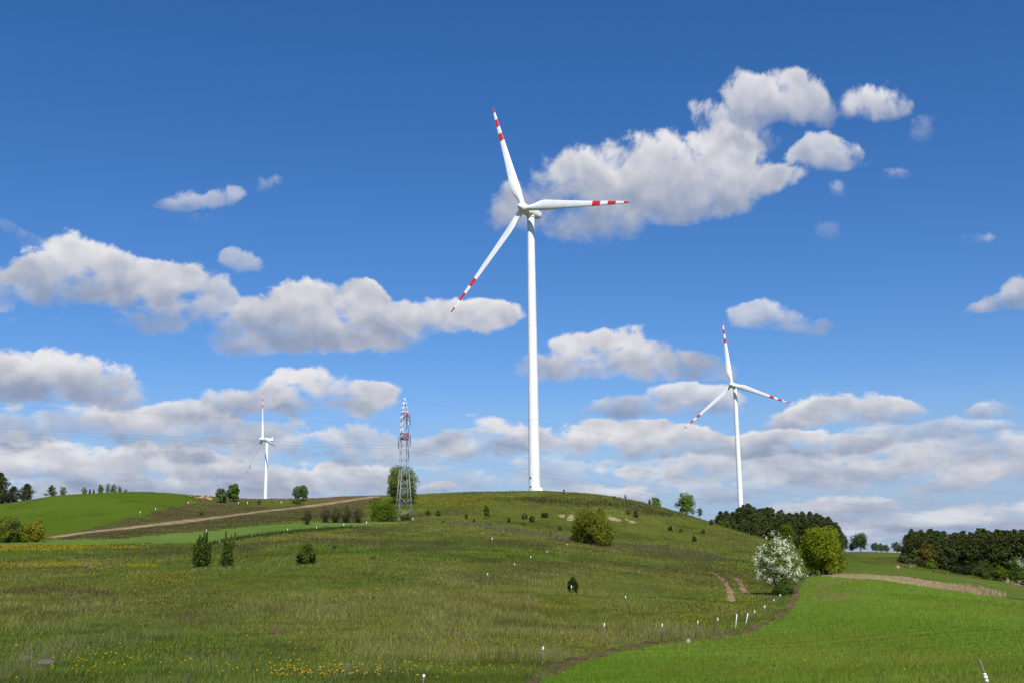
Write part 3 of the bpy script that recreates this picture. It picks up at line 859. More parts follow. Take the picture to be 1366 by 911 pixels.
def make_pylon(loc, rz, label):
    slim = .72
    root = empty('pylon', loc, label, 'pylon', 'lattice pylons of the power line', rz)
    H = 25.2
    hw = lambda z: 1.46 - .70 * min(z, 10.5) / 10.5 if z < 10.5 else .76 - .10 * (z - 10.5) / 9.5 if z < 20 else .66 - .14 * (z - 20) / 2.6 if z < 22.6 else .52 - .42 * (z - 22.6) / 2.7
    cs = [(-1, -1), (1, -1), (1, 1), (-1, 1)]

    def lattice(mb, zs, wl, wb, mi=0):
        for a, b in zip(zs[:-1], zs[1:]):
            for (sx, sy) in cs: mb.bar((sx * hw(a), sy * hw(a), a), (sx * hw(b), sy * hw(b), b), wl * slim, mi)
            for k in range(4):
                c, d = cs[k], cs[(k + 1) % 4]
                flip = (zs.index(a) + k) % 2
                p, q = (c, d) if flip else (d, c)
                mb.bar((p[0] * hw(a), p[1] * hw(a), a), (q[0] * hw(b), q[1] * hw(b), b), wb * slim, mi)
                if a < 10:
                    mb.bar((q[0] * hw(a), q[1] * hw(a), a), (p[0] * hw(b), p[1] * hw(b), b), wb * slim, mi)
    def ring(mb, z, w):
        for k in range(4):
            c, d = cs[k], cs[(k + 1) % 4]; mb.bar((c[0] * hw(z), c[1] * hw(z), z), (d[0] * hw(z), d[1] * hw(z), z), w * slim)
    for (sx, sy) in cs:
        lg = MB(); lg.bar((sx * hw(-.5), sy * hw(-.5), -.5), (sx * hw(10.5), sy * hw(10.5), 10.5), .11)
        lg.box((sx * 1.47, sy * 1.47, .1), (.45, .45, .4)); lg.build('leg', STEEL, root)
    lo = MB(); lattice(lo, [.2, 2.4, 4.6, 6.6, 8.6, 10.5], .02, .075); ring(lo, 10.5, .09); ring(lo, 6.6, .06); lo.build('bracing', STEEL, root)
    mid = MB(); lattice(mid, [10.5, 12, 13.5, 15, 16.5, 17.7], .12, .07); mid.build('body', STEEL, root)
    up = MB(); lattice(up, [17.7, 19, 20.3, 21.6, 22.6], .13, .085); lattice(up, [22.6, 23.6, 24.6, 25.3], .12, .08); ring(up, 22.6, .1); ring(up, 20.3, .08)
    up.build('upper_body', WSTEEL, root)
    pk = MB(); pk.bar((-.35, 0, 25.2), (.55, 0, 25.2), .08); pk.build('peak_bar', STEEL, root)

    def arm(z, side, reach):
        w = hw(z); b = MB()
        tip = (0, side * reach, z + .15)
        for s in (-1, 1):
            b.bar((s * w, side * w, z - .5), tip, .11); b.bar((s * w, side * w, z + .75), tip, .10)
            for f in (.35, .68):
                p0 = Vector((s * w, side * w, z - .5)).lerp(Vector(tip), f); p1 = Vector((s * w, side * w, z + .75)).lerp(Vector(tip), f); b.bar(p0, p1, .07)
            b.bar((s * w, side * w, z - .5), Vector((s * w, side * w, z + .75)).lerp(Vector(tip), .35), .07)
            b.bar((s * w, side * w, z - .5), (s * w, -side * w, z - .5), .12); b.bar((s * w, side * w, z + .75), (s * w, -side * w, z + .75), .12)
        for f in (0, .4, .7):
            b.bar(Vector((-w, side * w, z - .5)).lerp(Vector(tip), f), Vector((w, side * w, z - .5)).lerp(Vector(tip), f), .09)
            b.bar(Vector((-w, side * w, z + .75)).lerp(Vector(tip), f), Vector((w, side * w, z + .75)).lerp(Vector(tip), f), .07)
        b.bar((-w, side * w, z - .5), (w, -side * w, z - .5), .08)
        b.bar((-.42, tip[1], tip[2]), (.42, tip[1], tip[2]), .12)
        a_o = b.build('crossarm', RSTEEL, root)
        att = Vector((0, tip[1], z - 2.15))
        for s in (-1, 1):
            i = MB(); i.bar((s * .36, tip[1], tip[2]), (s * .36, tip[1], z - .15), .05)
            pr = []
            for k in range(11): pr += [(.05, z - .2 - .16 * k), (.155, z - .26 - .16 * k), (.05, z - .31 - .16 * k)]
            i.lathe(pr, 10, org=(s * .36, tip[1], 0))
            i.bar((s * .36, tip[1], z - 1.95), (s * .1, tip[1], z - 2.12), .06); i.build('insulator', GLASSY, a_o)
        yk = MB(); yk.bar((-.4, tip[1], z - 2.14), (.4, tip[1], z - 2.14), .08); yk.build('clamp', STEEL, a_o)
        return att
    return root, [arm(21.4, -1, 2.7), arm(17.1, -1, 3.1), arm(17.1, 1, 3.1), Vector((0, 0, 25.2))]


pylon, ATT = make_pylon(PYL, R(22), 'slim steel lattice pylon with white top and red crossarms beside the round tree')
LD = Vector((math.cos(R(22)), math.sin(R(22)), 0))
ends = {}
for s, dist, dz in ((1, 285, None), (-1, 262, None)):
    q = PYL + LD * (s * dist); q.z = float(T(q.x, q.y))
    ends[s] = q
    p2 = copy_tree(pylon); p2.location = q
    p2['label'] = 'next lattice pylon of the power line, %s' % ('down in the valley to the right' if s > 0 else 'up on the slope to the left')
RZ = Matrix.Rotation(R(22), 3, 'Z')
WL = ['upper dark conductor hanging from the single top crossarm of the pylon', 'conductor hanging from the near end of the lower crossarm', 'conductor hanging from the far end of the lower crossarm',
      'thin shield wire running over the very top of the pylon']
for k, at_ in enumerate(ATT):
    w = MB(); pts = []
    A0 = PYL + RZ @ at_
    for s, sag in ((-1, 2.2), (1, 5.6)):
        B0 = ends[s] + RZ @ at_
        q = []
        for f in np.linspace(0, 1, 60):
            p = A0.lerp(B0, f); p.z -= 4 * (sag if k < 3 else sag * .6) * f * (1 - f); q.append(p)
        pts = (q[::-1] + pts) if s < 0 else (pts + q[1:])
    w.tube(pts, .010 if k < 3 else .006, 6)
    o = w.build('power_line', WIRE); tag(o, WL[k], 'power line', 'wires of the power line')

# ------------------------------------------------------------------ fence stakes, stones, heaps
SG = 'electric fence stakes standing in the grass'


def stake(px, py, hpx, label, lean=0.0, kind='grey', minr=.014):
    p = spot(px, py); h = size_px(p, hpx)
    rr = max(minr, size_px(p, .46))
    root = empty('fence_stake', p, label, 'fence stake', SG)
    tip = Vector((lean * h, 0, h)); b = Vector((-lean * .15, 0, -.15))
    m1 = {'grey': WOOD, 'dark': DWOOD, 'white': PLAST, 'banded': WOOD}[kind]
    s = MB(); s.tube([b, tip * .5, tip * (1.0 if kind != 'grey' else .97)], [rr, rr * .95, rr * .9], 8); s.build('stake', m1, root, smooth=False)
    if kind in ('grey',):
        c = MB(); k = min(.30, max(.12, size_px(p, 4) / h))
        a0 = tip * (1 - k)
        c.tube([a0, a0.lerp(tip, .1), a0.lerp(tip, .45), a0.lerp(tip, .5), a0.lerp(tip, .62), a0.lerp(tip, .95), tip * 1.01], [rr * 1.1, rr * 1.6, rr * 1.6, rr * 1.25, rr * 1.75, rr * 1.7, rr * 1.0], 10)
        c.build('insulator_cap', PLAST, root)
    elif kind == 'banded':
        c = MB()
        for f, q in ((.48, 1.6), (.56, 1.9), (.63, 1.5)): c.tube([tip * (f - .035), tip * (f - .01), tip * (f + .03), tip * (f + .04)], [rr * 1.1, rr * q, rr * q, rr * 1.1], 10)
        c.build('tape_wrap', CLOTH, root)
    return root


stake(1325, 934, 53, 'weathered stake wound with white tape, alone in the green field at bottom right', -.25, 'banded', .018)
stake(723.5, 889, 26, 'grey stake with large white cap beside the soil strip, nearest of those left of it', .06)
stake(807, 863, 31, 'tall dark thin stake with small white cap above the soil strip', 0)
stake(884, 851, 19, 'stake with pale bluish cap left of the tan boulder', 0)
stake(931.5, 846, 18, 'stake with pale bluish cap just right of the tan boulder', 0)
stake(958, 839, 15, 'dull grey capless looking stake between the bluish cap and the two white stakes', 0, 'grey')
stake(981, 838, 19, 'all white stake leaning right, the taller one of the leaning pair', .16, 'white', .021)
stake(994.5, 833, 15, 'all white stake leaning right, the shorter one of the leaning pair', .27, 'white', .021)
stake(1007, 825, 11, 'short capped stake just right of the leaning white pair', 0)
stake(1020.5, 819, 11.5, 'capped stake left of the brush heap under the blossom tree', 0)
stake(1032.5, 807, 8, 'small white capped stake in front of the brush heap', 0)
stake(1041, 801, 8.5, 'small white capped stake at the foot of the blossom tree', 0)
stake(762.5, 792, 11, 'grey stake standing in front of the small dark bush in mid meadow', 0, 'grey')
stake(837, 804, 9, 'dark stake leaning left with a tiny white tip, alone in mid meadow', -.3, 'grey')
stake(563, 925, 25, 'stake with fat white cap cut off by the bottom edge, right of the dandelion drift', .1)
stake(248, 921, 20, 'dark broken stake at the bottom edge on the left', .12, 'dark', .03)
stake(650.5, 772, 7.5, 'white tipped stake beside the greyish grass hollow, lowest of the hillside row', 0)
stake(686.5, 757, 5.5, 'white tipped stake above the greyish grass hollow', 0)
stake(708, 748.5, 7, 'thin white tipped stake in the middle of the hillside row', 0)
stake(730, 739, 4, 'tiny white tipped stake near the upper end of the hillside row', 0)
stake(656.5, 724, 7, 'dark thin stake with white tip on the dark sedge band', 0)
stake(757, 729.5, 4, 'tiny white tipped stake just below the willow bush', 0)
for x, y, l in ((293, 724, 'beside the slim juniper'), (335, 716, 'at the lower edge of the light green strip'), (383.5, 708, 'on the light green strip below the bare bush'),
                (422, 705, 'on the light green strip between the bare bush and the thicket'), (458.5, 701.5, 'on the light green strip below the thicket'), (489, 698.5, 'at the far tip of the light green strip near the pylon'), (275.5, 709.5, 'above the broad juniper')):
    stake(x, y, 3.4, 'tiny white peg ' + l, 0, 'white', .026)
for x, y, l in ((187, 684.5, 'at the edge of the green hill field'), (207.5, 680, 'on the brown bank'), (251, 671.5, 'near the brick heap'), (318, 672, 'right of the dense tree on the crest'), (330, 672, 'below the farthest turbine'), (375, 671, 'left of the round crest tree')):
    stake(x, y, 2.8, 'small pale post ' + l, 0, 'white', .03)


def rock(px, py, w, h, label, mat=STONE, name='stone', seed=0, group=None, sink=.25, rough=.35):
    p = spot(px, py); W = size_px(p, w); Hh = size_px(p, h)
    me = bpy.data.meshes.new(name); import bmesh
    bm = bmesh.new(); bmesh.ops.create_icosphere(bm, subdivisions=3, radius=.5)
    for v in bm.verts:
        c = v.co.copy(); f = 1 + rough * (float(fbm(np.array([c.x * 2.3 + seed]), np.array([c.y * 2.3 + c.z * 3.1 + seed]), seed, 3)[0]) - .5) * 2
        v.co = Vector((c.x * W * f, c.y * W * .8 * f, c.z * Hh * 1.5 * f))
    bm.to_mesh(me); bm.free(); me.materials.append(mat)
    o = bpy.data.objects.new(name, me); COL.objects.link(o); o.location = p + Vector((0, 0, Hh * sink)); o.rotation_euler = (0, 0, seed)
    tag(o, label, 'stone' if name == 'stone' or name == 'boulder' else name.replace('_', ' '), group)
    return o


rock(918, 858.5, 8, 7, 'round tan boulder sitting on the soil strip', BOULD, 'boulder', 2, rough=.15)
rock(60, 886, 28, 7, 'large flat grey stone half buried in the grass at the lower left', seed=3)
rock(37, 879.5, 20, 5.5, 'smaller flat grey stone just left of the large one', seed=4)
rock(115, 755, 9, 3.5, 'grey stone among the yellow flowers, left one of three', seed=5)
rock(122, 758, 8, 3.5, 'pale grey stone among the yellow flowers, middle one of three', seed=6)
rock(147, 757, 6, 3, 'small grey stone among the yellow flowers, right one of three', seed=7)
rock(258, 761, 8, 2.5, 'low pale stone in front of the broad juniper', seed=8)
rock(301, 669.5, 7, 3.5, 'pale yellow boulder between two small trees on the crest', BOULD, 'boulder', 9)
rock(929, 735.5, 3.5, 2, 'pale stone on the right slope, leftmost of a loose row', seed=10)
rock(945, 737, 4.5, 2.4, 'pale stone on the right slope, second of a loose row', seed=11)
rock(952, 739, 4.5, 2.4, 'pale stone on the right slope, third of a loose row', seed=12)
rock(967, 742.5, 4.5, 2, 'pale stone on the right slope, rightmost of a loose row', seed=13)
rock(695, 687, 3.5, 2.2, 'whitish stone left of the two round hill bushes', seed=14)
rock(663, 690.5, 3, 2, 'whitish stone beside the sapling on the slope', seed=15)
rock(670, 673, 2.5, 1.8, 'tiny white stone high on the slope below the ridge', seed=16)
rock(777, 668, 3, 2.4, 'white stone near the crest right of the big turbine', seed=17)
rock(353, 714, 4, 2, 'white stone at the lower edge of the light green strip', seed=18)
rock(363, 713, 3.5, 1.8, 'smaller white stone beside the light green strip', seed=19)
rock(650, 777, 4, 2.2, 'white stone in the greyish hollow below the hillside stakes', seed=20)
rock(585, 708, 6, 2, 'flat pale stone left of the bleached grass band', seed=21)
rock(366, 845, 13, 6, 'reddish brown clod lying in the foreground grass', BROWN, 'earth_clod', 22, rough=.6)
rock(1011, 771, 17, 3.5, 'dark low earth mound left of the blossom tree', BROWN, 'earth_mound', 23, rough=.5)
rock(102, 797, 32, 4, 'reddish brown worn hummock in the left meadow', BROWN, 'earth_hummock', 24, sink=.0, rough=.5)
rock(1197.5, 758, 6, 4.5, 'grey and reddish rubble lump beside the hedge in the dip', CLAY, 'rubble_lump', 25, rough=.5)


def heap(name, px, py, w, h, n, label, cat, mats, seed, sz):
    """a heap of separate lumps thrown together: one thing"""
    g = np.random.default_rng(seed); p = spot(px, py); W = size_px(p, w); Hh = size_px(p, h)
    b = MB()
    for k in range(n):
        x = g.normal(0, .24) * W; y = g.normal(0, .2) * W * .8
        top = Hh * math.exp(-(x / W * 3) ** 2) * .8
        z = g.uniform(0, max(top, .05)); s = g.uniform(.5, 1.3) * sz
        rot = Matrix.Rotation(g.uniform(0, 3), 3, 'Z') @ Matrix.Rotation(g.uniform(-.6, .6), 3, 'X')
        zz = float(T(p.x + x, p.y + y)) - p.z
        b.box((x, y, zz + z), (s * 1.5, s, s * .8), rot, mi=int(g.integers(len(mats))))
    o = b.build(name, mats=mats); o.location = p
    tag(o, label, cat)
    return o


heap('brick_heap', 274, 665.5, 17, 6.5, 170, 'heap of broken orange brick and rubble on the left crest', 'rubble', [CLAY, BOULD], 1, .42)
heap('crest_rubble', 255, 663, 16, 2.5, 50, 'thin scatter of brown lumps left of the brick heap', 'rubble', [BROWN, CLAY], 2, .3)


def sticks(name, px, py, w, h, n, label, cat, c0, c1, seed):
    g = np.random.default_rng(seed); p = spot(px, py); W = size_px(p, w); Hh = size_px(p, h)
    b = MB()
    for k in range(n):
        x = g.normal(0, .24) * W; y = g.normal(0, .22) * W; z = abs(g.normal(0, .4)) * Hh * math.exp(-(2.2 * x / W) ** 2)
        L = g.uniform(.25, .6) * W * .6; a = g.uniform(0, 6.28); e = g.uniform(-.2, .5)
        q = Vector((x, y, z + float(T(p.x + x, p.y + y)) - p.z)); d = Vector((math.cos(a) * math.cos(e), math.sin(a) * math.cos(e), math.sin(e))) * L
        b.tube([q - d * .5, q + d * .5], size_px(p, .35) * g.uniform(.4, 1), 4)
    o = b.build(name, plain(name + '_wood', c0, .9, .4, 8.0)); o.location = p
    tag(o, label, cat)


sticks('brush_heap', 1030, 801, 22, 6, 240, 'grey heap of cut brushwood in front of the blossom tree', 'brushwood', (.13, .115, .10), 0, 3)
sticks('dead_brush', 1300, 787, 24, 7, 200, 'dark tangle of dead brush in the dry reeds', 'brushwood', (.10, .075, .05), 0, 4)
sticks('fallen_branch', 628, 853, 18, 2.5, 14, 'bleached fallen twigs in the grass left of the nearest capped stake', 'branch', (.34, .31, .27), 0, 5)
sticks('fallen_branch', 567, 724, 6, 5, 8, 'small dark broken branch on the sedge band below the pylon', 'branch', (.06, .05, .045), 0, 6)

# small things on the skyline
p = spot(752.5, 658.5); h = size_px(p, 5.5)
root = empty('marker_post', p, 'dark squat post with slanting brace on the crest right of the big turbine', 'post')
b = MB(); b.tube([(0, 0, -.2), (0, 0, h)], .16, 8); b.lathe([(.16, h - .3), (.28, h - .2), (.28, h), (.1, h + .1)], 8); b.build('post', DWOOD, root)
b = MB(); b.bar((0, 0, h * .7), (.9, 0, -.1), .12); b.build('brace', STEEL, root)
p = spot(819.5, 665); h = size_px(p, 3.2)
root = empty('cable_box', p, 'small dark box on the crest left of the thin sapling', 'box')
b = MB(); b.box((0, 0, h * .55), (.7, .5, h * .8)); b.box((0, 0, h * .98), (.85, .6, .1)); b.build('cabinet', DARK, root)
b = MB(); b.box((0, 0, h * .05), (.6, .4, h * .35)); b.build('plinth', STEEL, root)
# ------------------------------------------------------------------ plants
def rand_dir(g, n):
    v = g.normal(size=(n, 3)); return v / np.linalg.norm(v, axis=1, keepdims=True)


def leaf_quads(P, s, tone, g, up=.0, aspect=1.0, face=None, order=.9):
    """one small leaf card per point: positions P (n,3), sizes s (n), colours tone (n,3); leaves turn their faces outwards (face)"""
    n = len(P); nm = rand_dir(g, n)
    if face is not None: nm = nm + face * order + np.array([0, 0, .25])
    nm /= np.linalg.norm(nm, axis=1, keepdims=True) + 1e-9
    a = rand_dir(g, n); a[:, 2] += up; a = a - nm * (a * nm).sum(1, keepdims=True); a /= np.linalg.norm(a, axis=1, keepdims=True) + 1e-9
    b = np.cross(nm, a)
    h = s[:, None] / 2
    V = np.empty((n, 4, 3), np.float32)
    V[:, 0] = P - a * h * aspect; V[:, 1] = P + b * h * .8; V[:, 2] = P + a * h * aspect; V[:, 3] = P - b * h * .8
    return V.reshape(-1, 3), np.arange(n * 4).reshape(n, 4), np.repeat(tone[:, None], 4, 1).reshape(-1, 3)


def outward(P):
    c = P.mean(0); d = P - c; return d / (np.linalg.norm(d, axis=1, keepdims=True) + 1e-9)


def lobed_points(g, n, lobes, shell=.22, rough=.25):
    L = np.array(lobes, float); w = (L[:, 3] * L[:, 4] * L[:, 5]) ** (2 / 3); w /= w.sum()
    k = g.choice(len(L), n, p=w); d = rand_dir(g, n)
    r = 1 - np.abs(g.normal(0, shell, n)); r *= 1 + rough * (fbm(d[:, 0] * 2.2 + k * 3.1 + 50, d[:, 1] * 2.2 + d[:, 2] * 3.3 + 20, 77, 3) - .5) * 2
    return L[k, :3] + d * r[:, None] * L[k, 3:], k, r


def tones(g, n, k, c0, c1, jitter=.25):
    kk = (np.sin(k * 12.9898 + 4.1) * 43758.5453) % 1.0
    t = np.clip(g.random(n) * .7 + kk * .5 - .1, 0, 1)
    return lerp(c0, c1, t) * g.uniform(1 - jitter, 1 + jitter, (n, 1))


def limbs(mb, base, targets, r0, g, n=6, bend=.12):
    for t in targets:
        b = Vector(base); t = Vector(t); m = b.lerp(t, .5) + Vector(tuple(g.normal(0, bend * (t - b).length, 3)))
        mb.tube([b, b.lerp(m, .6), m, m.lerp(t, .6), t], [r0, r0 * .8, r0 * .62, r0 * .42, r0 * .15], n)


def crown_lobes(g, h0, h1, w, n=16, egg=.0):
    """uneven lobes filling an egg-shaped crown from height h0 to h1, width w"""
    out = [(0, 0, (h0 + h1) / 2, w * .36, w * .36, (h1 - h0) * .42)]
    for i in range(n):
        f = (i + .5) / n; z = h0 + (h1 - h0) * (.12 + .80 * f)
        rr = w / 2 * math.sqrt(max(.05, 1 - ((f - .42 + egg) / .62) ** 2)) * .72
        a = i * 2.4 + g.uniform(-.4, .4); q = g.uniform(.68, 1.16)
        s = w * g.uniform(.12, .27)
        out.append((math.cos(a) * rr * q, math.sin(a) * rr * q, z, s, s, s * g.uniform(.75, 1.1)))
    return out


def broadleaf(name, p, h, w, label, cat='tree', seed=1, c0=(.05, .085, .015), c1=(.10, .14, .025), n=5000, leaf=.22, clear=.15, shell=.25, lobes=14, trunk=.028, group=None,
              bark=None, stems=1, egg=0.0, rough=.3, upright=False, petals=None, up=0.0):
    g = np.random.default_rng(seed)
    root = empty(name, p, label, cat, group)
    LB = crown_lobes(g, h * clear, h, w, lobes, egg)
    P, k, r = lobed_points(g, n, LB, shell, rough)
    P = P[P[:, 2] > h * clear * .4]; k = k[:len(P)]; n = len(P)
    t = tones(g, n, k, c0, c1)
    tb = MB(); r0 = max(trunk * h, .04)
    for s in range(stems):
        a = 2 * math.pi * s / stems; o = Vector((math.cos(a), math.sin(a), 0)) * (0 if stems == 1 else w * .06)
        topz = h * (.55 if stems == 1 else .35)
        tip = Vector((o.x * 3.0 + g.normal(0, .03) * w, o.y * 3.0 + g.normal(0, .03) * w, topz))
        tb.tube([o + Vector((0, 0, -.35)), o + Vector((0, 0, .02 * h)), o.lerp(tip, .5), tip], [r0 * 1.5, r0 * 1.05, r0 * .85, r0 * .5], 9)
        tg = [L[:3] for L in LB[1:]] if stems == 1 else [L[:3] for L in LB[1 + s::stems]]
        limbs(tb, o.lerp(tip, .75), tg, r0 * .45, g)
    tb.build('trunk', bark or BARK, root, smooth=True)
    V, Q, C = leaf_quads(P, leaf * g.uniform(.55, 1.35, n), t * 1.85, g, up, 1.0, outward(P))
    mesh('crown', V, Q, None, LEAF, C, root)
    if petals:
        m, size, pc0, pc1, lo = petals
        P, k, r = lobed_points(g, m, LB, .10, rough)
        keepf = (P[:, 2] > lo * h); P = P[keepf]
        # blossom sits in sprays: gather around many small heads
        heads = P[g.choice(len(P), max(8, len(P) // 20))]
        P = heads[g.integers(0, len(heads), len(P))] + g.normal(0, size * 1.0, (len(P), 3))
        V, Q, C = leaf_quads(P, size * g.uniform(.6, 1.3, len(P)), lerp(pc0, pc1, g.random(len(P))), g, .3, 1.0, outward(P), 1.1)
        mesh('blossom', V, Q, None, PETAL, C, root)
    return root


def bush(name, p, h, w, label, cat='bush', seed=1, c0=(.05, .08, .015), c1=(.09, .13, .02), n=2500, leaf=.16, group=None, shell=.3, lobes=12, bare=.0, stemc=None, rough=.35, droop=False, depth=1.0):
    """many stems from one stool, leaves down to the ground"""
    g = np.random.default_rng(seed)
    root = empty(name, p, label, cat, group)
    LB = [(0, 0, h * .45, w * .38, w * .38 * depth, h * .42)]
    for i in range(lobes):
        f = (i + .5) / lobes; a = i * 2.4; z = h * (.12 + .74 * f)
        rr = w * .5 * math.sqrt(max(.03, 1 - ((f - .30) / .75) ** 2)) * .70; s = w * g.uniform(.11, .27); q = g.uniform(.72, 1.22)
        a += g.uniform(-.5, .5); z *= g.uniform(.88, 1.1)
        LB.append((math.cos(a) * rr * q, math.sin(a) * rr * depth * q, z, s, s, min(s, h * .24) * g.uniform(.9, 1.2)))
    st = MB()
    for i, L in enumerate(LB[1:]):
        a = g.uniform(0, 6.28); b = Vector((math.cos(a) * w * .06, math.sin(a) * w * .06, -.2))
        limbs(st, b, [L[:3], (L[0] * 1.12, L[1] * 1.12, min(h, L[2] + L[5] * .8))], max(.02, .012 * h), g, 5, .06)
    st.build('stems', stemc or BARK, root)
    P, k, r = lobed_points(g, n, LB, shell, rough)
    P[:, 2] = np.abs(P[:, 2]) + .02
    V, Q, C = leaf_quads(P, leaf * g.uniform(.55, 1.35, len(P)), tones(g, len(P), k, c0, c1) * 1.65, g, .25 if not droop else -.2, 1.3, outward(P))
    mesh('foliage', V, Q, None, LEAF, C, root)
    return root


def whips(name, p, h, w, label, seed=1, n=60, leaf=None, c0=(.10, .085, .05), c1=(.16, .135, .08), group=None, cat='shrub'):
    """a thin shrub of bare upright shoots with few leaves"""
    g = np.random.default_rng(seed); root = empty(name, p, label, cat, group); sc = size_px(p, .55)
    st = MB(); PP = []
    for i in range(n):
        a = g.uniform(0, 6.28); q = abs(g.normal(0, .45)); bx = Vector((math.cos(a) * w * .12 * q, math.sin(a) * w * .12 * q, -.1))
        L = h * g.uniform(.55, 1.0) * (1 - .25 * min(q, 1)); tip = Vector((math.cos(a) * w * .5 * min(q, 1.1), math.sin(a) * w * .5 * min(q, 1.1), L))
        mid = bx.lerp(tip, .5) + Vector((0, 0, h * .06)); st.tube([bx, mid, tip], [sc * .30, sc * .22, sc * .08], 4)
        for f in g.uniform(.35, 1, 8): PP.append(tuple(mid.lerp(tip, (f - .35) / .65)))
    st.build('stems', TWIG, root)
    if leaf:
        P = np.array(PP); P = np.repeat(P, leaf[0], 0) + g.normal(0, w * .03, (len(P) * leaf[0], 3))
        V, Q, C = leaf_quads(P, leaf[1] * g.uniform(.6, 1.3, len(P)), lerp(c0, c1, g.random(len(P))), g, .5)
        mesh('foliage', V, Q, None, LEAF, C, root)
    return root


TWIG = plain('bare_twigs', (.17, .14, .09), .9, .3, 6.0)


def pine_proto(seed, h=16.0, w=6.0, bare=.35, c0=(.034, .046, .015), c1=(.066, .080, .022), spruce=False, n=46, label='', name='pine_tree', tufts=80, leaf=.46, group=None, flat=False):
    g = np.random.default_rng(seed)
    root = empty(name, (0, 0, 0), label, 'tree', group)
    tb = MB(); lean = g.normal(0, .02, 2) * h
    ctr = lambda z: Vector((lean[0] * (z / h) ** 2, lean[1] * (z / h) ** 2, z))
    tb.tube([ctr(-.4)] + [ctr(h * f) for f in (.03, .25, .5, .75, .98)], [.20, .17, .145, .115, .075, .02], 8)
    P = []; K = []
    for i in range(n):
        f = (i + .5) / n; z = h * (bare + (1 - bare) * f) * .985
        if spruce: rr = w / 2 * (1 - f) ** .85 + .15
        elif flat: rr = w / 2 * (.55 + .45 * math.sin(i * 1.3)) * (1 - f ** 4)
        else: rr = w / 2 * (math.sin(math.pi * min(1, .20 + f * .80)) ** .7) * (1.12 - .45 * f) * g.uniform(.45, 1.2)
        a = i * 2.399 + g.uniform(-.5, .5)
        dz = rr * (-.25 if spruce else .22)
        end = ctr(z) + Vector((math.cos(a) * rr, math.sin(a) * rr, dz)); end.z = min(end.z, h)
        tb.tube([ctr(z), ctr(z).lerp(end, .6) + Vector((0, 0, .1)), end], [.05, .035, .012], 4, cap=False)
        m = tufts
        t = g.uniform(.35, 1.05, m); s = .32 + .16 * rr
        q = np.array(ctr(z))[None] * (1 - t[:, None]) + np.array(end)[None] * t[:, None]
        q = q + g.normal(0, 1, (m, 3)) * np.array([s, s, s * (.55 if not spruce else .45)]) * .75
        P.append(q); K.append(np.full(m, i))
    P = np.concatenate(P); K = np.concatenate(K); P[:, 2] = np.minimum(P[:, 2], h * 1.01)
    tb.build('trunk', PBARK, root, smooth=True)
    V, Q, C = leaf_quads(P, leaf * g.uniform(.5, 1.4, len(P)), tones(g, len(P), K, c0, c1, .3) * 1.35, g, .2, 1.2, outward(P), .6)
    mesh('crown', V, Q, None, NEEDLE, C, root)
    return root


def place(o, p, s, rz, label=None, group=None):
    o.location = p; o.scale = (s, s, s); o.rotation_euler = (0, 0, rz)
    if label: o['label'] = label
    if group: o['group'] = group


_used = set()
def put(proto, p, s, rz, label, group=None, sw=1.0):
    o = proto if proto.name not in _used else copy_tree(proto)
    _used.add(proto.name)
    place(o, p, s, rz, label, group); o.scale = (s * sw, s * sw, s)
    return o


# --- the two pine woods: every trunk its own tree
g = np.random.default_rng(5)
PINES = [pine_proto(100 + i, 16, [6.2, 5.6, 6.8, 5.2, 6.0][i], [.30, .36, .26, .33, .22][i]) for i in range(5)]
SPRUCE = [pine_proto(120 + i, 16, 5.0, .12, spruce=True, n=60, name='spruce_tree') for i in range(2)]
DENSE = [pine_proto(130 + i, 16, 7.5, .06, n=70, tufts=84) for i in range(2)]
GA, GB = 'pines of the wood behind the right turbine', 'pines of the wood at the right edge'
LA = 'dark pine in the wood below the right hand turbine tower'
LB_ = 'dark pine in the long wood at the right edge'


def top_to(proto, px, d, ytop, label, group=None, sw=1.0, rz=None, hs=16.0):
    """a tree on the ground at distance d whose top reaches the photo height ytop"""
    p = spot_d(px, d, ytop + 20)
    e = elev_at(math.atan2(p.x, p.y), ytop)
    h = d * math.tan(e) - p.z
    return put(proto, p, h / hs, g.uniform(0, 6.28) if rz is None else rz, label, group, sw)


def outline(pts, x): return float(np.interp(x, [q[0] for q in pts], [q[1] for q in pts]))


OA = [(955, 688), (963, 681), (975, 683), (985, 676), (998, 670), (1010, 674), (1018, 677), (1030, 676), (1045, 680), (1060, 682), (1078, 682), (1095, 684), (1108, 688), (1118, 697), (1126, 709), (1131, 720)]
xs = np.linspace(957, 1130, 27)
for row, (d, dy, sw) in enumerate(((392, 0, 1.0), (405, -1.5, 1.05), (420, 1, 1.05))):
    for i, x in enumerate(xs):
        xx = x + g.uniform(-3, 3) + row * 2.1
        if row == 2 and i % 2: continue
        if xx > 1130: continue
        y = outline(OA, xx) + g.uniform(0, 8) * (1 if row < 2 else .4) + dy
        pool = PINES + DENSE[:1] + (SPRUCE if xx > 1015 else [])
        top_to(pool[int(g.integers(len(pool)))], xx, d + g.uniform(-4, 4), y, LA, GA, sw * g.uniform(.85, 1.1))
for x, d, y in ((1000, 384, 672), (990, 382, 690), (1008, 380, 700), (1030, 378, 700), (1060, 378, 700), (1085, 380, 704), (1108, 382, 706), (1120, 384, 716), (1046, 376, 708)):
    top_to(DENSE[int(x) % 2], x, d, y, LA, GA, 1.0)
OB = [(1205, 722), (1209, 708), (1216, 703), (1230, 706), (1245, 704), (1260, 706), (1268, 712), (1275, 708), (1285, 705), (1295, 708), (1310, 703), (1325, 704), (1340, 702), (1355, 704), (1366, 703), (1400, 700)]
xs = np.linspace(1208, 1398, 29)
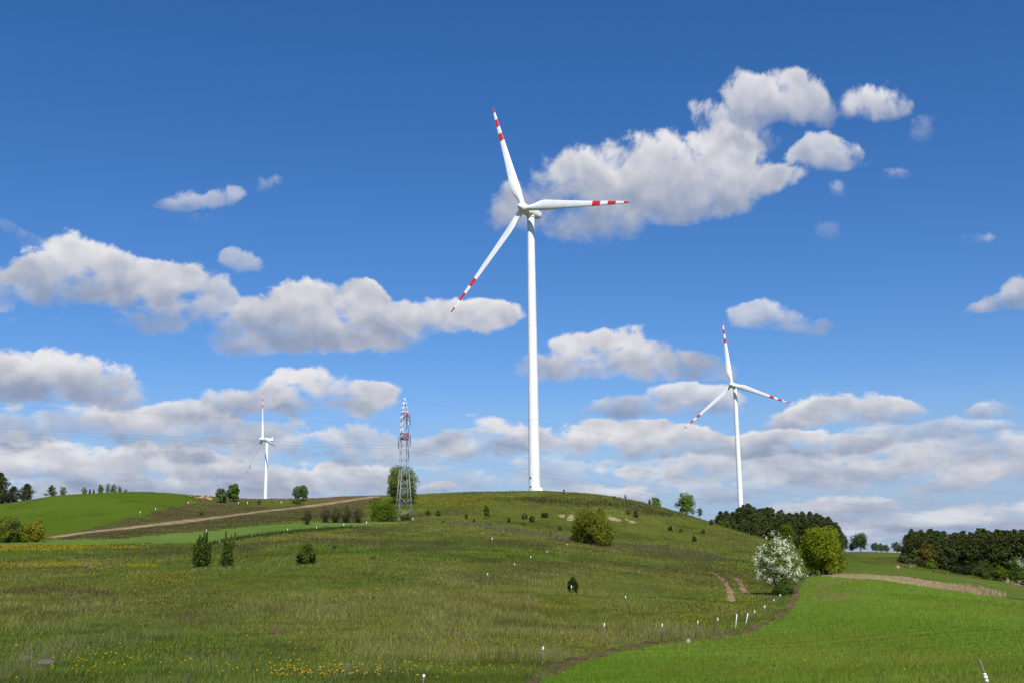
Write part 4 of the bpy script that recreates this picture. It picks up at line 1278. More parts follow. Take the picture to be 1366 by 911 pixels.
for row, (d, dy, sw) in enumerate(((262, 9, 1.15), (274, 2, 1.1), (286, 0, 1.1), (300, 0, 1.05))):
    for i, x in enumerate(xs):
        xx = x + g.uniform(-3, 3) + row * 2.4
        if row == 3 and i % 2: continue
        dd = d + max(0, 1290 - xx) * .25 + g.uniform(-4, 4)
        y = outline(OB, xx) + g.uniform(0, 6) + dy * g.uniform(.4, 1.2)
        pool = DENSE if row == 0 else PINES[:3] + DENSE if row == 1 else PINES + DENSE[:1]
        top_to(pool[int(g.integers(len(pool)))], xx, dd, y, LB_, GB, sw * g.uniform(.85, 1.1))

# --- left skyline
top_to(DENSE[0], 0, 318, 630, 'tall dark pine cut by the left edge of the frame', None, 1.35)
top_to(DENSE[1], 16, 322, 648, 'lower dark conifer between the two tall ones at the far left', None, 1.9)
top_to(DENSE[0], 35, 330, 644.5, 'broad dark pine, rightmost of the three at the far left', None, 1.75, .6)
fp = pine_proto(150, 8, 7.2, .30, n=16, tufts=130, leaf=.40, flat=True)
p = spot_d(68, 345, 655); top_to(fp, 68, 345, 647, 'small umbrella shaped pine standing alone on the left crest', None, .9, 1.0, 8.0)
BR = [broadleaf('birch_tree', (0, 0, 0), 8, 4.6, 'x', seed=160 + i, c0=(.07, .10, .03), c1=(.12, .15, .05), n=2000, leaf=.36, clear=.08, bark=BIRCH, shell=.4, rough=.4, lobes=10, trunk=.018) for i in range(3)]
GBI = 'birches on the left crest'
for x, y, i, sw, l in ((83, 648, 0, 1.0, 'slim pale tree just right of the umbrella shaped pine'), (111.5, 648, 1, .9, 'pale leafy tree at the left end of the birch row'),
                       (133.5, 645.5, 2, 1.0, 'broad birch in the middle of the crest row'), (143, 644, 0, .62, 'slender birch right of the broad middle one'),
                       (151, 644, 1, .85, 'tallest birch near the right end of the crest row'), (159, 648, 2, .75, 'birch at the right end of the crest row'),
                       (166.5, 652, 0, 1.1, 'low round tree last on the right of the crest row')):
    top_to(BR[i], x, 350, y, l, GBI, sw, None, 8.0)
for x, y, l in ((119, 651.5, 'small dark spruce, left one of two in the birch row'), (124, 652, 'small dark spruce, right one of two in the birch row')):
    top_to(SPRUCE[0 if x < 120 else 1], x, 348, y, l, None, 1.2)
broadleaf('tree', spot(294.5, 670), size_px(spot(294.5, 670), 19), size_px(spot(294.5, 670), 16), 'thin grey green tree left of the dense one on the crest', seed=170, c0=(.06, .08, .035), c1=(.10, .12, .06), n=2600, leaf=.28, clear=.1, shell=.5, rough=.4)
broadleaf('tree', spot(311, 668.5), size_px(spot(311, 668.5), 22), size_px(spot(311, 668.5), 16), 'dense bright green tree on the crest beside the yellow boulder', seed=171, c0=(.045, .085, .012), c1=(.08, .12, .02), n=4200, leaf=.30, clear=.10)
broadleaf('tree', spot(400, 668), size_px(spot(400, 668), 20.5), size_px(spot(400, 668), 21), 'small round grey green tree alone on the crest right of the farthest turbine', seed=172, c0=(.06, .09, .035), c1=(.09, .125, .05), n=4000, leaf=.27, clear=.16, shell=.3)
bush('low_bush', spot(396, 671.5), size_px(spot(396, 671), 5), size_px(spot(396, 671), 14), 'low green bush at the foot of the round crest tree', seed=173, n=600, leaf=.25)

# --- around the pylon
pt = spot_d(535, 296, 675)
broadleaf('tree', pt, size_px(pt, 48), size_px(pt, 45), 'large round leafy tree right behind the pylon', seed=180, c0=(.062, .096, .014), c1=(.115, .145, .024), n=13000, leaf=.30, clear=.08, lobes=26, shell=.28)
pb = spot(510, 695); bush('bush', pb, size_px(pb, 30), size_px(pb, 39), 'dense yellow green bush left of the pylon foot', seed=181, c0=(.055, .090, .008), c1=(.10, .14, .012), n=5200, leaf=.20, lobes=16)
pb = spot(541, 694); bush('bush', pb, size_px(pb, 9), size_px(pb, 20), 'low shaded bush inside the pylon foot', seed=182, c0=(.05, .075, .012), c1=(.08, .10, .02), n=900, leaf=.18)
for x, y, h, w, sd, l in ((410, 699.5, 21, 17, 183, 'bare brown vase shaped shrub at the edge of the green strip'), (434, 697, 20, 14, 184, 'thin bare thicket at the left end of the brown shrub row'),
                          (447, 697, 22, 20, 185, 'brown bare thicket in the middle of the shrub row'), (462, 697, 26, 24, 186, 'tallest brown bare thicket beside the dense yellow green bush'),
                          (477, 697, 22, 20, 187, 'brown bare thicket touching the dense yellow green bush')):
    p = spot(x, y); whips('bare_shrub', p, size_px(p, h), size_px(p, w * (1.25 if sd == 183 else 1.8)), l, sd, 150, (3, .16), (.10, .095, .035), (.16, .145, .055), 'bare shrubs below the dirt road')
# left bushes
pb = spot(10, 723.5); bush('willow_bush', pb, size_px(pb, 36), size_px(pb, 40), 'olive green willow bush at the left edge', seed=190, c0=(.07, .09, .015), c1=(.11, .13, .02), n=3600, leaf=.20)
pb = spot(33, 723); bush('willow_bush', pb, size_px(pb, 23), size_px(pb, 24), 'lower yellowish bush right of the olive willow bush', seed=191, c0=(.11, .12, .012), c1=(.17, .17, .02), n=2000, leaf=.18)
pb = spot(49, 722.5); bush('willow_bush', pb, size_px(pb, 31), size_px(pb, 25), 'bright yellow green bush at the start of the dirt road', seed=192, c0=(.13, .135, .012), c1=(.20, .185, .02), n=2400, leaf=.18)
p = spot(268, 687); bush('low_bush', p, size_px(p, 8), size_px(p, 6), 'small dark bush on the bank just above the dirt road', seed=193, n=350, leaf=.2)
p = spot(345, 673); whips('bare_shrub', p, size_px(p, 8), size_px(p, 9), 'tiny bare shrub on the crest left of the farthest turbine', 194, 30, (2, .2))

# --- meadow shrubs
def juniper(p, h, w, label, seed, tips, n=5200):
    g = np.random.default_rng(seed); root = empty('juniper', p, label, 'juniper', 'dark junipers in the left meadow')
    P = []; K = []; st = MB()
    for i, (dx, dy, hh, ww) in enumerate(tips):
        m = int(n * hh * ww / sum(t[2] * t[3] for t in tips)); f = g.random(m) ** .85
        rad = ww * w * .5 * np.clip(np.minimum((f + .10) / .28, 1.0), 0, 1) * (1 - f) ** .62 * np.sqrt(g.uniform(.2, 1.35, m)); a = g.uniform(0, 6.28, m)
        lean = np.array([dx, dy])[None] * w * (f[:, None] * .8 + .2)
        P.append(np.stack([lean[:, 0] + rad * np.cos(a), lean[:, 1] + rad * np.sin(a), f * hh * h + .03], -1)); K.append(np.full(m, i))
        st.tube([(dx * w * .2, dy * w * .2, -.1), (dx * w * .6, dy * w * .6, hh * h * .5), (dx * w, dy * w, hh * h * .97)], [.05, .03, .008], 5)
    P = np.concatenate(P); K = np.concatenate(K); st.build('stems', BARK, root)
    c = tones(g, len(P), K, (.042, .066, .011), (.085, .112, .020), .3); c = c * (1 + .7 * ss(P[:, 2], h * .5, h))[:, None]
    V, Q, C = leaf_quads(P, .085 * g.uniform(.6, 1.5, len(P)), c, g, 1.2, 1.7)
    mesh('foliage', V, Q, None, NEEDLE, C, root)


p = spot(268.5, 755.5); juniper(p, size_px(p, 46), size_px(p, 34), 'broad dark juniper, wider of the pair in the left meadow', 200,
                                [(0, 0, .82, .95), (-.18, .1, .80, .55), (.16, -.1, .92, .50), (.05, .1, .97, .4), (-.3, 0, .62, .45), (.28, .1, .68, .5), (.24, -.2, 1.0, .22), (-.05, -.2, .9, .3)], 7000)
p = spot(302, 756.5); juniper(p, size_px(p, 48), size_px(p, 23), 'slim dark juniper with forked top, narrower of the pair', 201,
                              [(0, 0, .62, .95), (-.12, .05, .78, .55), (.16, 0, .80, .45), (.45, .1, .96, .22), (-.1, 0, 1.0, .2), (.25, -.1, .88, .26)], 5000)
p = spot(408.5, 752.5); bush('round_bush', p, size_px(p, 27), size_px(p, 29), 'round dark green bush in the left meadow', seed=202, c0=(.035, .058, .010), c1=(.075, .095, .016), n=3800, leaf=.13, rough=.5)
p = spot(446, 737); whips('sapling', p, size_px(p, 15), size_px(p, 12), 'thin sparse sapling right of the round dark bush', 203, 14, (2, .09), (.06, .09, .015), (.09, .12, .02))
p = spot(498, 748); whips('sapling', p, size_px(p, 8), size_px(p, 10), 'tiny sparse sapling below the pylon in the meadow', 204, 12, (2, .08), (.05, .07, .015), (.08, .10, .02))
p = spot(763, 791); bush('round_bush', p, size_px(p, 20), size_px(p, 15), 'small very dark bush alone in the middle of the meadow', seed=205, c0=(.022, .034, .010), c1=(.042, .058, .014), n=1900, leaf=.10, rough=.5)
p = spot(793, 726); bush('willow_bush', p, size_px(p, 49), size_px(p, 53), 'big round yellow green willow bush on the hillside', seed=206, c0=(.085, .105, .012), c1=(.155, .17, .022), n=15000, leaf=.19, lobes=22, shell=.35)
p = spot(775, 722); bush('willow_bush', p, size_px(p, 24), size_px(p, 30), 'lower bright lobe of willow growing at the left of the big bush', seed=207, c0=(.08, .115, .012), c1=(.125, .16, .018), n=2800, leaf=.16)

GS = 'small shrubs dotted over the hillside'
def small(x, y, h, w, label, dark=0, seed=0, kind='b'):
    p = spot(x, y); c0, c1 = [((.050, .082, .014), (.085, .120, .020)), ((.032, .050, .012), (.058, .082, .016)), ((.065, .065, .025), (.095, .09, .035))][dark]
    h *= .9; w *= .9
    if kind == 'b': bush('shrub', p, size_px(p, h), size_px(p, w), label, 'shrub', 300 + seed, c0, c1, int(40 * w * h / 2 + 160), size_px(p, 1.7), GS, lobes=8, rough=.5)
    else:
        o = broadleaf('sapling', p, size_px(p, h), size_px(p, w), label, 'sapling', 300 + seed, c0, c1, int(30 * w * h / 3 + 120), size_px(p, 1.5), .12, .5, 8, .012, GS, rough=.5)


small(571, 687, 7, 8, 'small green shrub, left of two just right of the pylon', 0, 1); small(585, 688, 8, 7, 'small upright shrub, right of two just right of the pylon', 0, 2)
small(649.5, 692, 21, 10, 'thin upright sapling halfway up the slope left of the big turbine', 0, 3, 't'); small(622, 692, 9, 3.5, 'thin small shrub left of the upright sapling', 0, 4)
small(632.5, 697, 5, 4, 'tiny shrub below the upright sapling', 0, 5); small(679, 697, 8, 5, 'narrow green shrub right of the upright sapling', 0, 6)
small(699.5, 692, 8, 9, 'pale sparse shrub left of the dark round one under the turbine', 2, 7); small(709.5, 696.5, 10, 8.5, 'dark round shrub straight below the big turbine tower', 1, 8)
small(726.5, 690, 7.5, 11, 'dark wide shrub right of the tower line on the slope', 1, 9); small(699, 699.5, 3, 7, 'low flat shrub below the pale sparse one', 0, 10)
small(747, 708, 7.5, 4, 'narrow dark shrub left of the willow bush', 1, 11); small(734.5, 715, 5, 4, 'tiny dark shrub below the narrow one left of the willow', 1, 12)
small(838, 686, 8, 6, 'thin brown shrub, left of two on the slope right of the willow', 2, 13, 't'); small(848, 689.5, 11, 7, 'brown green shrub, right of two on the slope right of the willow', 2, 14)
small(894, 707.5, 7, 5, 'dark little shrub on the right slope, uppermost of three', 1, 15); small(908.5, 710, 5, 4, 'faint little shrub on the right slope, middle of three', 0, 16)
small(926.5, 722, 7.5, 6.5, 'dark little shrub on the right slope, lowest of three', 1, 17); small(938, 711, 6, 5, 'pale little shrub below the skyline trees on the right slope', 0, 18)
small(592, 697.5, 3.5, 3, 'tiny dark shrub below the pair right of the pylon', 1, 19); small(653, 700.5, 3, 6, 'low brown tuft of shrub below the tall sapling', 2, 20)
small(814, 674, 4, 5, 'low dark shrub just below the crest box', 1, 21); small(949, 700, 9, 6, 'brown bush on the skyline left of the pine wood', 2, 22)
p = spot(834, 666.5); whips('sapling', p, size_px(p, 8), size_px(p, 6), 'lone thin sapling on the crest right of the dark box', 230, 9, (2, .2), (.06, .08, .03), (.09, .11, .05))
p = spot_d(875, 318, 675); bush('skyline_bush', p, size_px(p, 14), size_px(p, 13), 'bright green bush peeping over the right shoulder of the hill', seed=231, c0=(.08, .13, .02), c1=(.13, .18, .03), n=900, leaf=.28)
p = spot_d(866.5, 318, 675); bush('skyline_bush', p, size_px(p, 9), size_px(p, 4), 'small darker sprig left of the bright skyline bush', seed=232, n=250, leaf=.22)
p = spot_d(916, 318, 685); broadleaf('tree', p, size_px(p, 30), size_px(p, 30), 'pale yellow green tree with see through crown on the right shoulder of the hill', seed=233, c0=(.07, .11, .02), c1=(.12, .155, .03), n=4200, leaf=.32, clear=.02, shell=.38, rough=.6, lobes=10)
p = spot_d(934, 305, 690); put(fp, p, size_px(p, 14) / 8, 2.0, 'low flat dark pine right of the pale see through tree', None, .8)

# --- blossom tree and its neighbours
p = spot(1041.5, 793)
broadleaf('blossom_tree', p, size_px(p, 71), size_px(p, 62), 'white blossoming tree beside the bare soil strip', seed=240, c0=(.045, .075, .012), c1=(.085, .115, .02), n=7000, leaf=.13, clear=.10, lobes=26, shell=.35, rough=.4,
          stems=3, trunk=.02, petals=(9500, .105, (.62, .66, .42), (.86, .84, .66), .27))
p2 = spot(1043, 794.5); bush('nettle_clump', p2, size_px(p2, 14), size_px(p2, 30), 'dark green growth around the foot of the blossom tree', seed=241, c0=(.03, .05, .010), c1=(.055, .085, .014), n=1500, leaf=.12)
p = spot_d(1099.5, 128, 764)
broadleaf('willow_tree', p, size_px(p, 61), size_px(p, 58), 'dense round yellow green tree right of the blossom tree', seed=242, c0=(.072, .098, .007), c1=(.140, .160, .012), n=24000, leaf=.17, clear=.04, lobes=34, shell=.30, rough=.35, stems=5, trunk=.016)
p = spot_d(1068, 118, 766); bush('low_bush', p, size_px(p, 9), size_px(p, 24), 'low grey green growth between the blossom tree and the yellow green tree', seed=243, c0=(.06, .085, .03), c1=(.09, .115, .045), n=900, leaf=.12)
p = spot_d(1050, 368, 720); broadleaf('tree', p, size_px(p, 36), size_px(p, 24), 'bright green broadleaf tree standing in front of the dark pine wood', seed=244, c0=(.05, .085, .008), c1=(.085, .12, .012), n=4500, leaf=.34, clear=.05)
p = spot_d(965, 372, 700); broadleaf('tree', p, size_px(p, 26), size_px(p, 22), 'olive green leafy tree at the left end of the pine wood', seed=245, c0=(.04, .065, .012), c1=(.065, .09, .02), n=3600, leaf=.36, clear=.05)
TL = [broadleaf('tree', (0, 0, 0), 8, 7, 'x', seed=250 + i, c0=[(.035, .060, .016), (.060, .080, .032)][i], c1=[(.06, .09, .022), (.085, .105, .045)][i], n=4200, leaf=.40, clear=.06, shell=.35) for i in range(2)]  # second prototype has distance haze put into its leaf colour, paler than the first
for x, d, y, i, sw, l in ((1148, 478, 711, 0, 1.0, 'round dark green tree in the gap between the two woods'), (1137, 480, 724, 0, .8, 'low dark tree beside the right end of the pine wood'),
                          (1168, 520, 723, 1, 1.0, 'hazy pale tree, first right of the round dark one in the gap'), (1176, 522, 724, 1, .95, 'hazy pale tree, second right of the round dark one in the gap'),
                          (1183, 524, 725.5, 1, .9, 'hazy pale tree, last of the low row in the gap'), (1197, 520, 722, 1, 1.1, 'hazy tree just left of the right hand wood'), (1203, 518, 727, 1, .8, 'small hazy tree touching the edge of the right hand wood')):
    top_to(TL[i], x, d, y, l, 'trees in the gap between the woods', sw, None, 8.0)
def dip(name, x, d, y0, h, w, l, sd, c0, c1, n=1500, lf=.26, f=bush):
    p = spot_d(x, d, 755); bush(name, p, size_px(p, h), size_px(p, w), l, 'bush', sd, c0, c1, n, lf)


dip('brown_bush', 1237.5, 246, 760, 34, 26, 'reddish brown round bush in front of the right hand wood', 260, (.060, .050, .012), (.095, .075, .016), 2600)
dip('green_bush', 1219, 262, 752, 18, 15, 'pale green bush left of the reddish brown one', 261, (.06, .09, .02), (.085, .115, .03), 900)
dip('green_bush', 1240, 238, 764, 14, 17, 'bright green bush below the reddish brown one', 262, (.055, .09, .010), (.085, .125, .012), 1000)
dip('hedge', 1206, 232, 758, 12, 16, 'grey green hedge bush beside the sand face', 263, (.05, .065, .025), (.075, .09, .035), 900)
dip('brown_bush', 1228, 228, 760, 12, 12, 'dark brown low bush between the sand face and the green bush', 264, (.035, .035, .014), (.06, .055, .02), 700)
dip('green_bush', 1312, 236, 772, 22, 26, 'olive bush before the right hand wood, left of the greener one', 265, (.04, .055, .012), (.07, .085, .018), 1500)
dip('green_bush', 1334, 234, 774, 20, 24, 'rounded green bush before the right hand wood', 266, (.05, .08, .008), (.085, .115, .012), 1500)
dip('hedge', 1283, 256, 765, 14, 30, 'dark undergrowth along the foot of the right hand wood', 267, (.02, .032, .012), (.035, .05, .018), 900)
p = spot_d(1364, 205, 778)
broadleaf('blossom_bush', p, size_px(p, 36), size_px(p, 32), 'white flowering bush cut by the right edge', seed=268, c0=(.05, .08, .012), c1=(.085, .12, .016), n=3500, leaf=.20, clear=.03, lobes=16, stems=3, trunk=.015,
          petals=(500, .18, (.55, .58, .45), (.78, .78, .70), .05))
ribbon('gravel_path', [(1328, 769), (1340, 773), (1352, 778), (1362, 782)], 2.2, DIRT, 'pale gravel path at the right edge in the dip', .09, .6, .2, across=5, seed=12)
# ------------------------------------------------------------------ sky, clouds, sun
SUN_EL, SUN_AZ = R(46), R(167)
S = Vector((math.sin(SUN_AZ) * math.cos(SUN_EL), math.cos(SUN_AZ) * math.cos(SUN_EL), math.sin(SUN_EL)))
sl = bpy.data.lights.new('sun', 'SUN'); sl.energy = 4.2; sl.angle = R(.53); sl.color = (1.0, .955, .88)
so = bpy.data.objects.new('sun', sl); COL.objects.link(so); so.rotation_euler = S.to_track_quat('Z', 'Y').to_euler(); so.location = (0, 0, 300)

world = bpy.data.worlds.new('World'); scene.world = world; world.use_nodes = True
nt = world.node_tree; nt.nodes.clear(); N = nt.nodes.new; L = nt.links.new
PXR = 1480.0
# clouds: (base, top, cover, gloom, lobes); lobes: x, y, half width, half height, tilt. Photo measure, turned into bearings and heights above the horizon
CLOUDS = [
    (318, 163, 1, 0, [(760, 262, 84, 60, 0), (688, 286, 54, 38, 0), (850, 240, 98, 70, 5), (930, 222, 88, 64, 10), (985, 212, 58, 56, 0), (1012, 245, 58, 30, 0), (1046, 240, 32, 18, 0), (880, 285, 112, 36, 5), (795, 290, 88, 32, 0)]),
    (182, 88, .95, 0, [(1003, 122, 56, 32, 0), (1048, 124, 62, 38, -12), (1088, 156, 42, 30, -20), (1000, 150, 40, 22, 0)]), (215, 125, .72, 0, [(985, 168, 52, 34, 0), (938, 150, 34, 30, 0), (1030, 190, 34, 26, 0)]),
    (172, 100, .92, 0, [(1160, 137, 50, 35, 0), (1196, 138, 28, 20, 0)]), (244, 184, .85, 0, [(1105, 212, 42, 30, 0), (1135, 218, 26, 20, 0), (1083, 200, 24, 18, 0)]),
    (290, 246, .42, 0, [(1120, 266, 28, 24, -30)]), (196, 150, .3, 0, [(1225, 172, 44, 30, 15)]), (250, 224, .4, 0, [(1180, 236, 32, 16, -15)]), (330, 290, .22, 0, [(1105, 310, 26, 22, 0)]),
    (282, 242, .6, 0, [(268, 261, 56, 17, 8), (232, 269, 30, 11, 0), (300, 254, 28, 14, 0)]), (302, 276, .35, 0, [(265, 288, 32, 14, 0)]), (262, 232, .4, 0, [(358, 246, 34, 17, 10)]),
    (370, 332, .62, 0, [(325, 354, 36, 20, 0), (305, 345, 22, 18, 0)]),
    (420, 316, 1, 0, [(112, 354, 80, 42, 0), (60, 375, 78, 34, 0), (5, 390, 66, 30, 0), (172, 370, 76, 32, -5), (238, 374, 54, 26, 0), (100, 394, 126, 26, 0)]),
    (452, 372, .8, .1, [(230, 418, 62, 30, 0), (200, 432, 46, 20, 0), (288, 396, 36, 30, 0)]), (450, 424, .25, .1, [(50, 437, 50, 16, 0)]),
    (478, 374, 1, .05, [(390, 420, 92, 48, 0), (345, 437, 76, 38, 0), (440, 406, 66, 36, 0), (492, 398, 36, 22, 0), (480, 440, 96, 38, 0), (318, 454, 66, 22, 0)]),
    (474, 398, 1, 0, [(545, 425, 64, 30, 0), (500, 441, 80, 30, 0), (612, 421, 76, 24, 0), (662, 423, 56, 20, 0), (448, 457, 62, 18, 0)]),
    (550, 466, 1, .05, [(45, 500, 86, 38, 0), (-5, 506, 66, 40, 0), (142, 508, 68, 28, 0), (100, 526, 106, 26, 0)]),
    (576, 488, 1, .05, [(360, 530, 80, 34, 0), (420, 519, 76, 34, 0), (308, 541, 50, 22, 0), (480, 540, 66, 28, 0), (512, 520, 34, 18, 0)]),
    (606, 536, .8, .3, [(40, 578, 210, 34, 0), (250, 578, 180, 28, 0)]), (588, 534, .95, .05, [(180, 557, 78, 22, 0), (262, 556, 66, 20, 0)]),
    (622, 570, .8, .25, [(430, 594, 160, 24, 0), (560, 602, 90, 20, 0), (300, 602, 150, 20, 0)]),
    (652, 588, 1, .05, [(50, 613, 98, 26, 0), (-5, 616, 86, 28, 0), (150, 627, 86, 20, 0)]), (652, 588, 1, .05, [(208, 612, 66, 24, 0), (262, 622, 86, 24, 0), (330, 627, 78, 20, 0)]),
    (672, 612, 1, .05, [(440, 641, 104, 30, 0), (500, 640, 50, 24, 0), (390, 652, 86, 20, 0)]), (684, 632, .85, .25, [(80, 658, 210, 26, 0), (300, 658, 160, 24, 0)]),
    (667, 641, .95, 0, [(592, 656, 40, 14, 0)]), (672, 647, .95, 0, [(785, 658, 66, 15, 0), (842, 663, 34, 10, 0)]),
    (614, 552, 1, 0, [(664, 581, 54, 28, 0), (620, 592, 56, 18, 0), (706, 593, 46, 17, 0)]),
    (520, 434, 1, 0, [(800, 472, 86, 34, 0), (788, 456, 54, 24, 0), (850, 482, 86, 26, 0), (912, 491, 66, 25, 0), (738, 496, 66, 18, 0), (952, 496, 40, 16, 0)]),
    (564, 508, .9, .08, [(860, 541, 82, 26, 0), (920, 536, 66, 24, 0), (818, 546, 46, 15, 0), (962, 530, 46, 21, 0)]),
    (450, 404, .72, 0, [(1022, 425, 54, 22, 0), (1064, 432, 44, 15, 0), (1094, 435, 26, 10, 0), (988, 420, 34, 16, 0)]),
    (576, 516, 1, 0, [(1130, 545, 86, 26, 0), (1192, 549, 50, 20, 0), (1080, 553, 56, 20, 0), (1046, 562, 40, 11, 20)]),
    (616, 562, 1, .05, [(788, 589, 76, 28, 0), (850, 592, 66, 22, 0), (902, 586, 66, 24, 0), (952, 592, 56, 20, 0)]), (616, 566, 1, .05, [(1010, 591, 66, 21, 0), (1062, 592, 66, 20, 0), (1122, 594, 76, 18, 0)]),
    (596, 556, .7, .15, [(1200, 577, 116, 19, 0), (1290, 574, 56, 15, 0)]), (650, 584, .82, .3, [(1150, 618, 220, 28, 0), (1000, 622, 160, 24, 0), (1330, 604, 100, 30, 0)]),
    (664, 602, .9, .12, [(1240, 623, 86, 17, 0), (1090, 630, 86, 17, 0), (1335, 642, 78, 23, 0), (1190, 642, 120, 22, 0)]), (680, 626, .7, .2, [(960, 652, 96, 24, 0), (850, 628, 86, 16, 0)]),
    (708, 654, 1, .05, [(1120, 681, 66, 22, 0), (1060, 692, 66, 16, 0), (1172, 691, 56, 15, 0)]), (724, 662, .9, .1, [(1280, 691, 96, 21, 0), (1352, 693, 66, 19, 0), (1230, 706, 66, 14, 0)]), (740, 695, .7, .3, [(1200, 722, 220, 20, 0), (1000, 715, 160, 20, 0)]),
    (560, 520, .75, .08, [(1326, 541, 38, 19, 0), (1304, 546, 26, 11, 0)]), (424, 374, .85, 0, [(1352, 400, 42, 24, 0), (1318, 411, 44, 12, 0)]), (330, 308, .45, 0, [(1302, 318, 25, 11, 18)]), (330, 300, .22, 0, [(30, 314, 90, 13, -10)])]
CLOUDS += [(690, 575, .55, .05, [(250, 630, 420, 46, 0), (560, 640, 120, 26, 0)]), (700, 575, .55, .05, [(1080, 640, 420, 48, 0), (850, 625, 160, 30, 0)]), (735, 660, .6, .05, [(1240, 700, 260, 30, 0)])]
CLOUDS = [(b, t, c, g, [(x, y, rx * (1.28 if t > 530 else 1.06), ry * (1.10 if t > 530 else 1.06), a) for (x, y, rx, ry, a) in l]) for (b, t, c, g, l) in CLOUDS]
CLOUDS.sort(key=lambda c: -c[1])                                    # far ones, low in the sky, first

grp = bpy.data.node_groups.new('cloudy_sky', 'ShaderNodeTree')
grp.interface.new_socket('Sky', in_out='OUTPUT', socket_type='NodeSocketShader')
N, L = grp.nodes.new, grp.links.new
go = N('NodeGroupOutput')
sky = N('ShaderNodeTexSky'); sky.sky_type = 'NISHITA'; sky.sun_disc = False; sky.sun_elevation = SUN_EL; sky.sun_rotation = SUN_AZ
sky.air_density = 1.0; sky.dust_density = .2; sky.ozone_density = 5.0; sky.altitude = 150
tc = N('ShaderNodeTexCoord'); nm = N('ShaderNodeVectorMath'); nm.operation = 'NORMALIZE'; L(tc.outputs['Generated'], nm.inputs[0])
sp = N('ShaderNodeSeparateXYZ'); L(nm.outputs[0], sp.inputs[0])
az_ = N('ShaderNodeMath'); az_.operation = 'ARCTAN2'; L(sp.outputs['X'], az_.inputs[0]); L(sp.outputs['Y'], az_.inputs[1])
el_ = N('ShaderNodeMath'); el_.operation = 'ARCSINE'; L(sp.outputs['Z'], el_.inputs[0])
cx = N('ShaderNodeCombineXYZ'); L(az_.outputs[0], cx.inputs['X']); L(el_.outputs[0], cx.inputs['Y'])
uv = N('ShaderNodeVectorMath'); uv.operation = 'SCALE'; uv.inputs['Scale'].default_value = PXR; L(cx.outputs[0], uv.inputs[0])

def M_(op, a, b=None, c=None):
    m = N('ShaderNodeMath'); m.operation = op
    for k, v in enumerate((a, b, c)):
        if v is None: continue
        if isinstance(v, (int, float)): m.inputs[k].default_value = v
        else: L(v, m.inputs[k])
    return m.outputs[0]
def R_(v, lo, hi, a=0.0, b=1.0, sm=True):
    m = N('ShaderNodeMapRange')
    if sm: m.interpolation_type = 'SMOOTHSTEP'
    m.clamp = False
    for k, q in (('From Min', lo), ('From Max', hi), ('To Min', a), ('To Max', b)):
        if isinstance(q, (int, float)): m.inputs[k].default_value = q
        else: L(q, m.inputs[k])
    L(v, m.inputs['Value']); return m.outputs['Result']
def coords(src):
    """texture of the clouds: finer and flatter towards the horizon"""
    sp_ = N('ShaderNodeSeparateXYZ'); L(src, sp_.inputs[0])
    y = M_('MULTIPLY', M_('POWER', M_('ABSOLUTE', sp_.outputs['Y']), .5), .50)
    c = N('ShaderNodeCombineXYZ'); L(M_('MULTIPLY', sp_.outputs['X'], 1 / 84), c.inputs['X']); L(y, c.inputs['Y']); return c.outputs[0]
def noise(vec, scale, detail, rough, dist=0.0):
    n = N('ShaderNodeTexNoise'); n.noise_dimensions = '2D'
    n.inputs['Scale'].default_value = scale; n.inputs['Detail'].default_value = detail; n.inputs['Roughness'].default_value = rough; n.inputs['Distortion'].default_value = dist
    L(vec, n.inputs['Vector']); return n
def billow(vec, scale, detail):
    v = N('ShaderNodeTexVoronoi'); v.voronoi_dimensions = '2D'; v.feature = 'SMOOTH_F1'; v.inputs['Scale'].default_value = scale; v.inputs['Detail'].default_value = detail
    v.inputs['Roughness'].default_value = .5; v.inputs['Smoothness'].default_value = .35; L(vec, v.inputs['Vector']); return v.outputs['Distance']
of = N('ShaderNodeVectorMath'); of.operation = 'ADD'; of.inputs[1].default_value = (5, 17, 0); L(uv.outputs[0], of.inputs[0])
c0_, c1_ = coords(uv.outputs[0]), coords(of.outputs[0])
na_ = noise(c0_, 1.15, 10, .64, .3); nb_ = noise(c1_, 1.0, 3, .5, .2); nl_ = noise(c0_, 1.0, 3, .5, .2)
ba_ = billow(c0_, 2.2, 2.5); bb_ = billow(c1_, 2.2, 1.0)
rag = M_('ADD', M_('MULTIPLY_ADD', na_.outputs['Fac'], 2.9, -1.45), M_('MULTIPLY_ADD', ba_, -.5, .20))          # ragged billows of the outline
relief = M_('ADD', M_('MULTIPLY', M_('SUBTRACT', nl_.outputs['Fac'], nb_.outputs['Fac']), 1.0), M_('MULTIPLY', M_('SUBTRACT', bb_, ba_), .10))   # bulges turned to the light
wv = N('ShaderNodeVectorMath'); wv.operation = 'SUBTRACT'; wv.inputs[1].default_value = (.5, .5, .5); L(noise(c0_, .75, 5, .55).outputs['Color'], wv.inputs[0])
ws = N('ShaderNodeVectorMath'); ws.operation = 'MULTIPLY'; ws.inputs[1].default_value = (66, 40, 0); L(wv.outputs[0], ws.inputs[0])
wa = N('ShaderNodeVectorMath'); wa.operation = 'ADD'; L(uv.outputs[0], wa.inputs[0]); L(ws.outputs[0], wa.inputs[1])
wy = N('ShaderNodeSeparateXYZ'); L(wa.outputs[0], wy.inputs[0])
hs = N('ShaderNodeHueSaturation'); hs.inputs['Saturation'].default_value = 1.24; L(sky.outputs[0], hs.inputs['Color'])
tint = N('ShaderNodeMix'); tint.data_type = 'RGBA'; tint.blend_type = 'MULTIPLY'; tint.inputs['Factor'].default_value = 1.0; tint.inputs['B'].default_value = (1.0, .97, 1.12, 1)
L(hs.outputs[0], tint.inputs['A'])
def low_(lo, hi, a, b): return R_(el_.outputs[0], lo, hi, a, b)
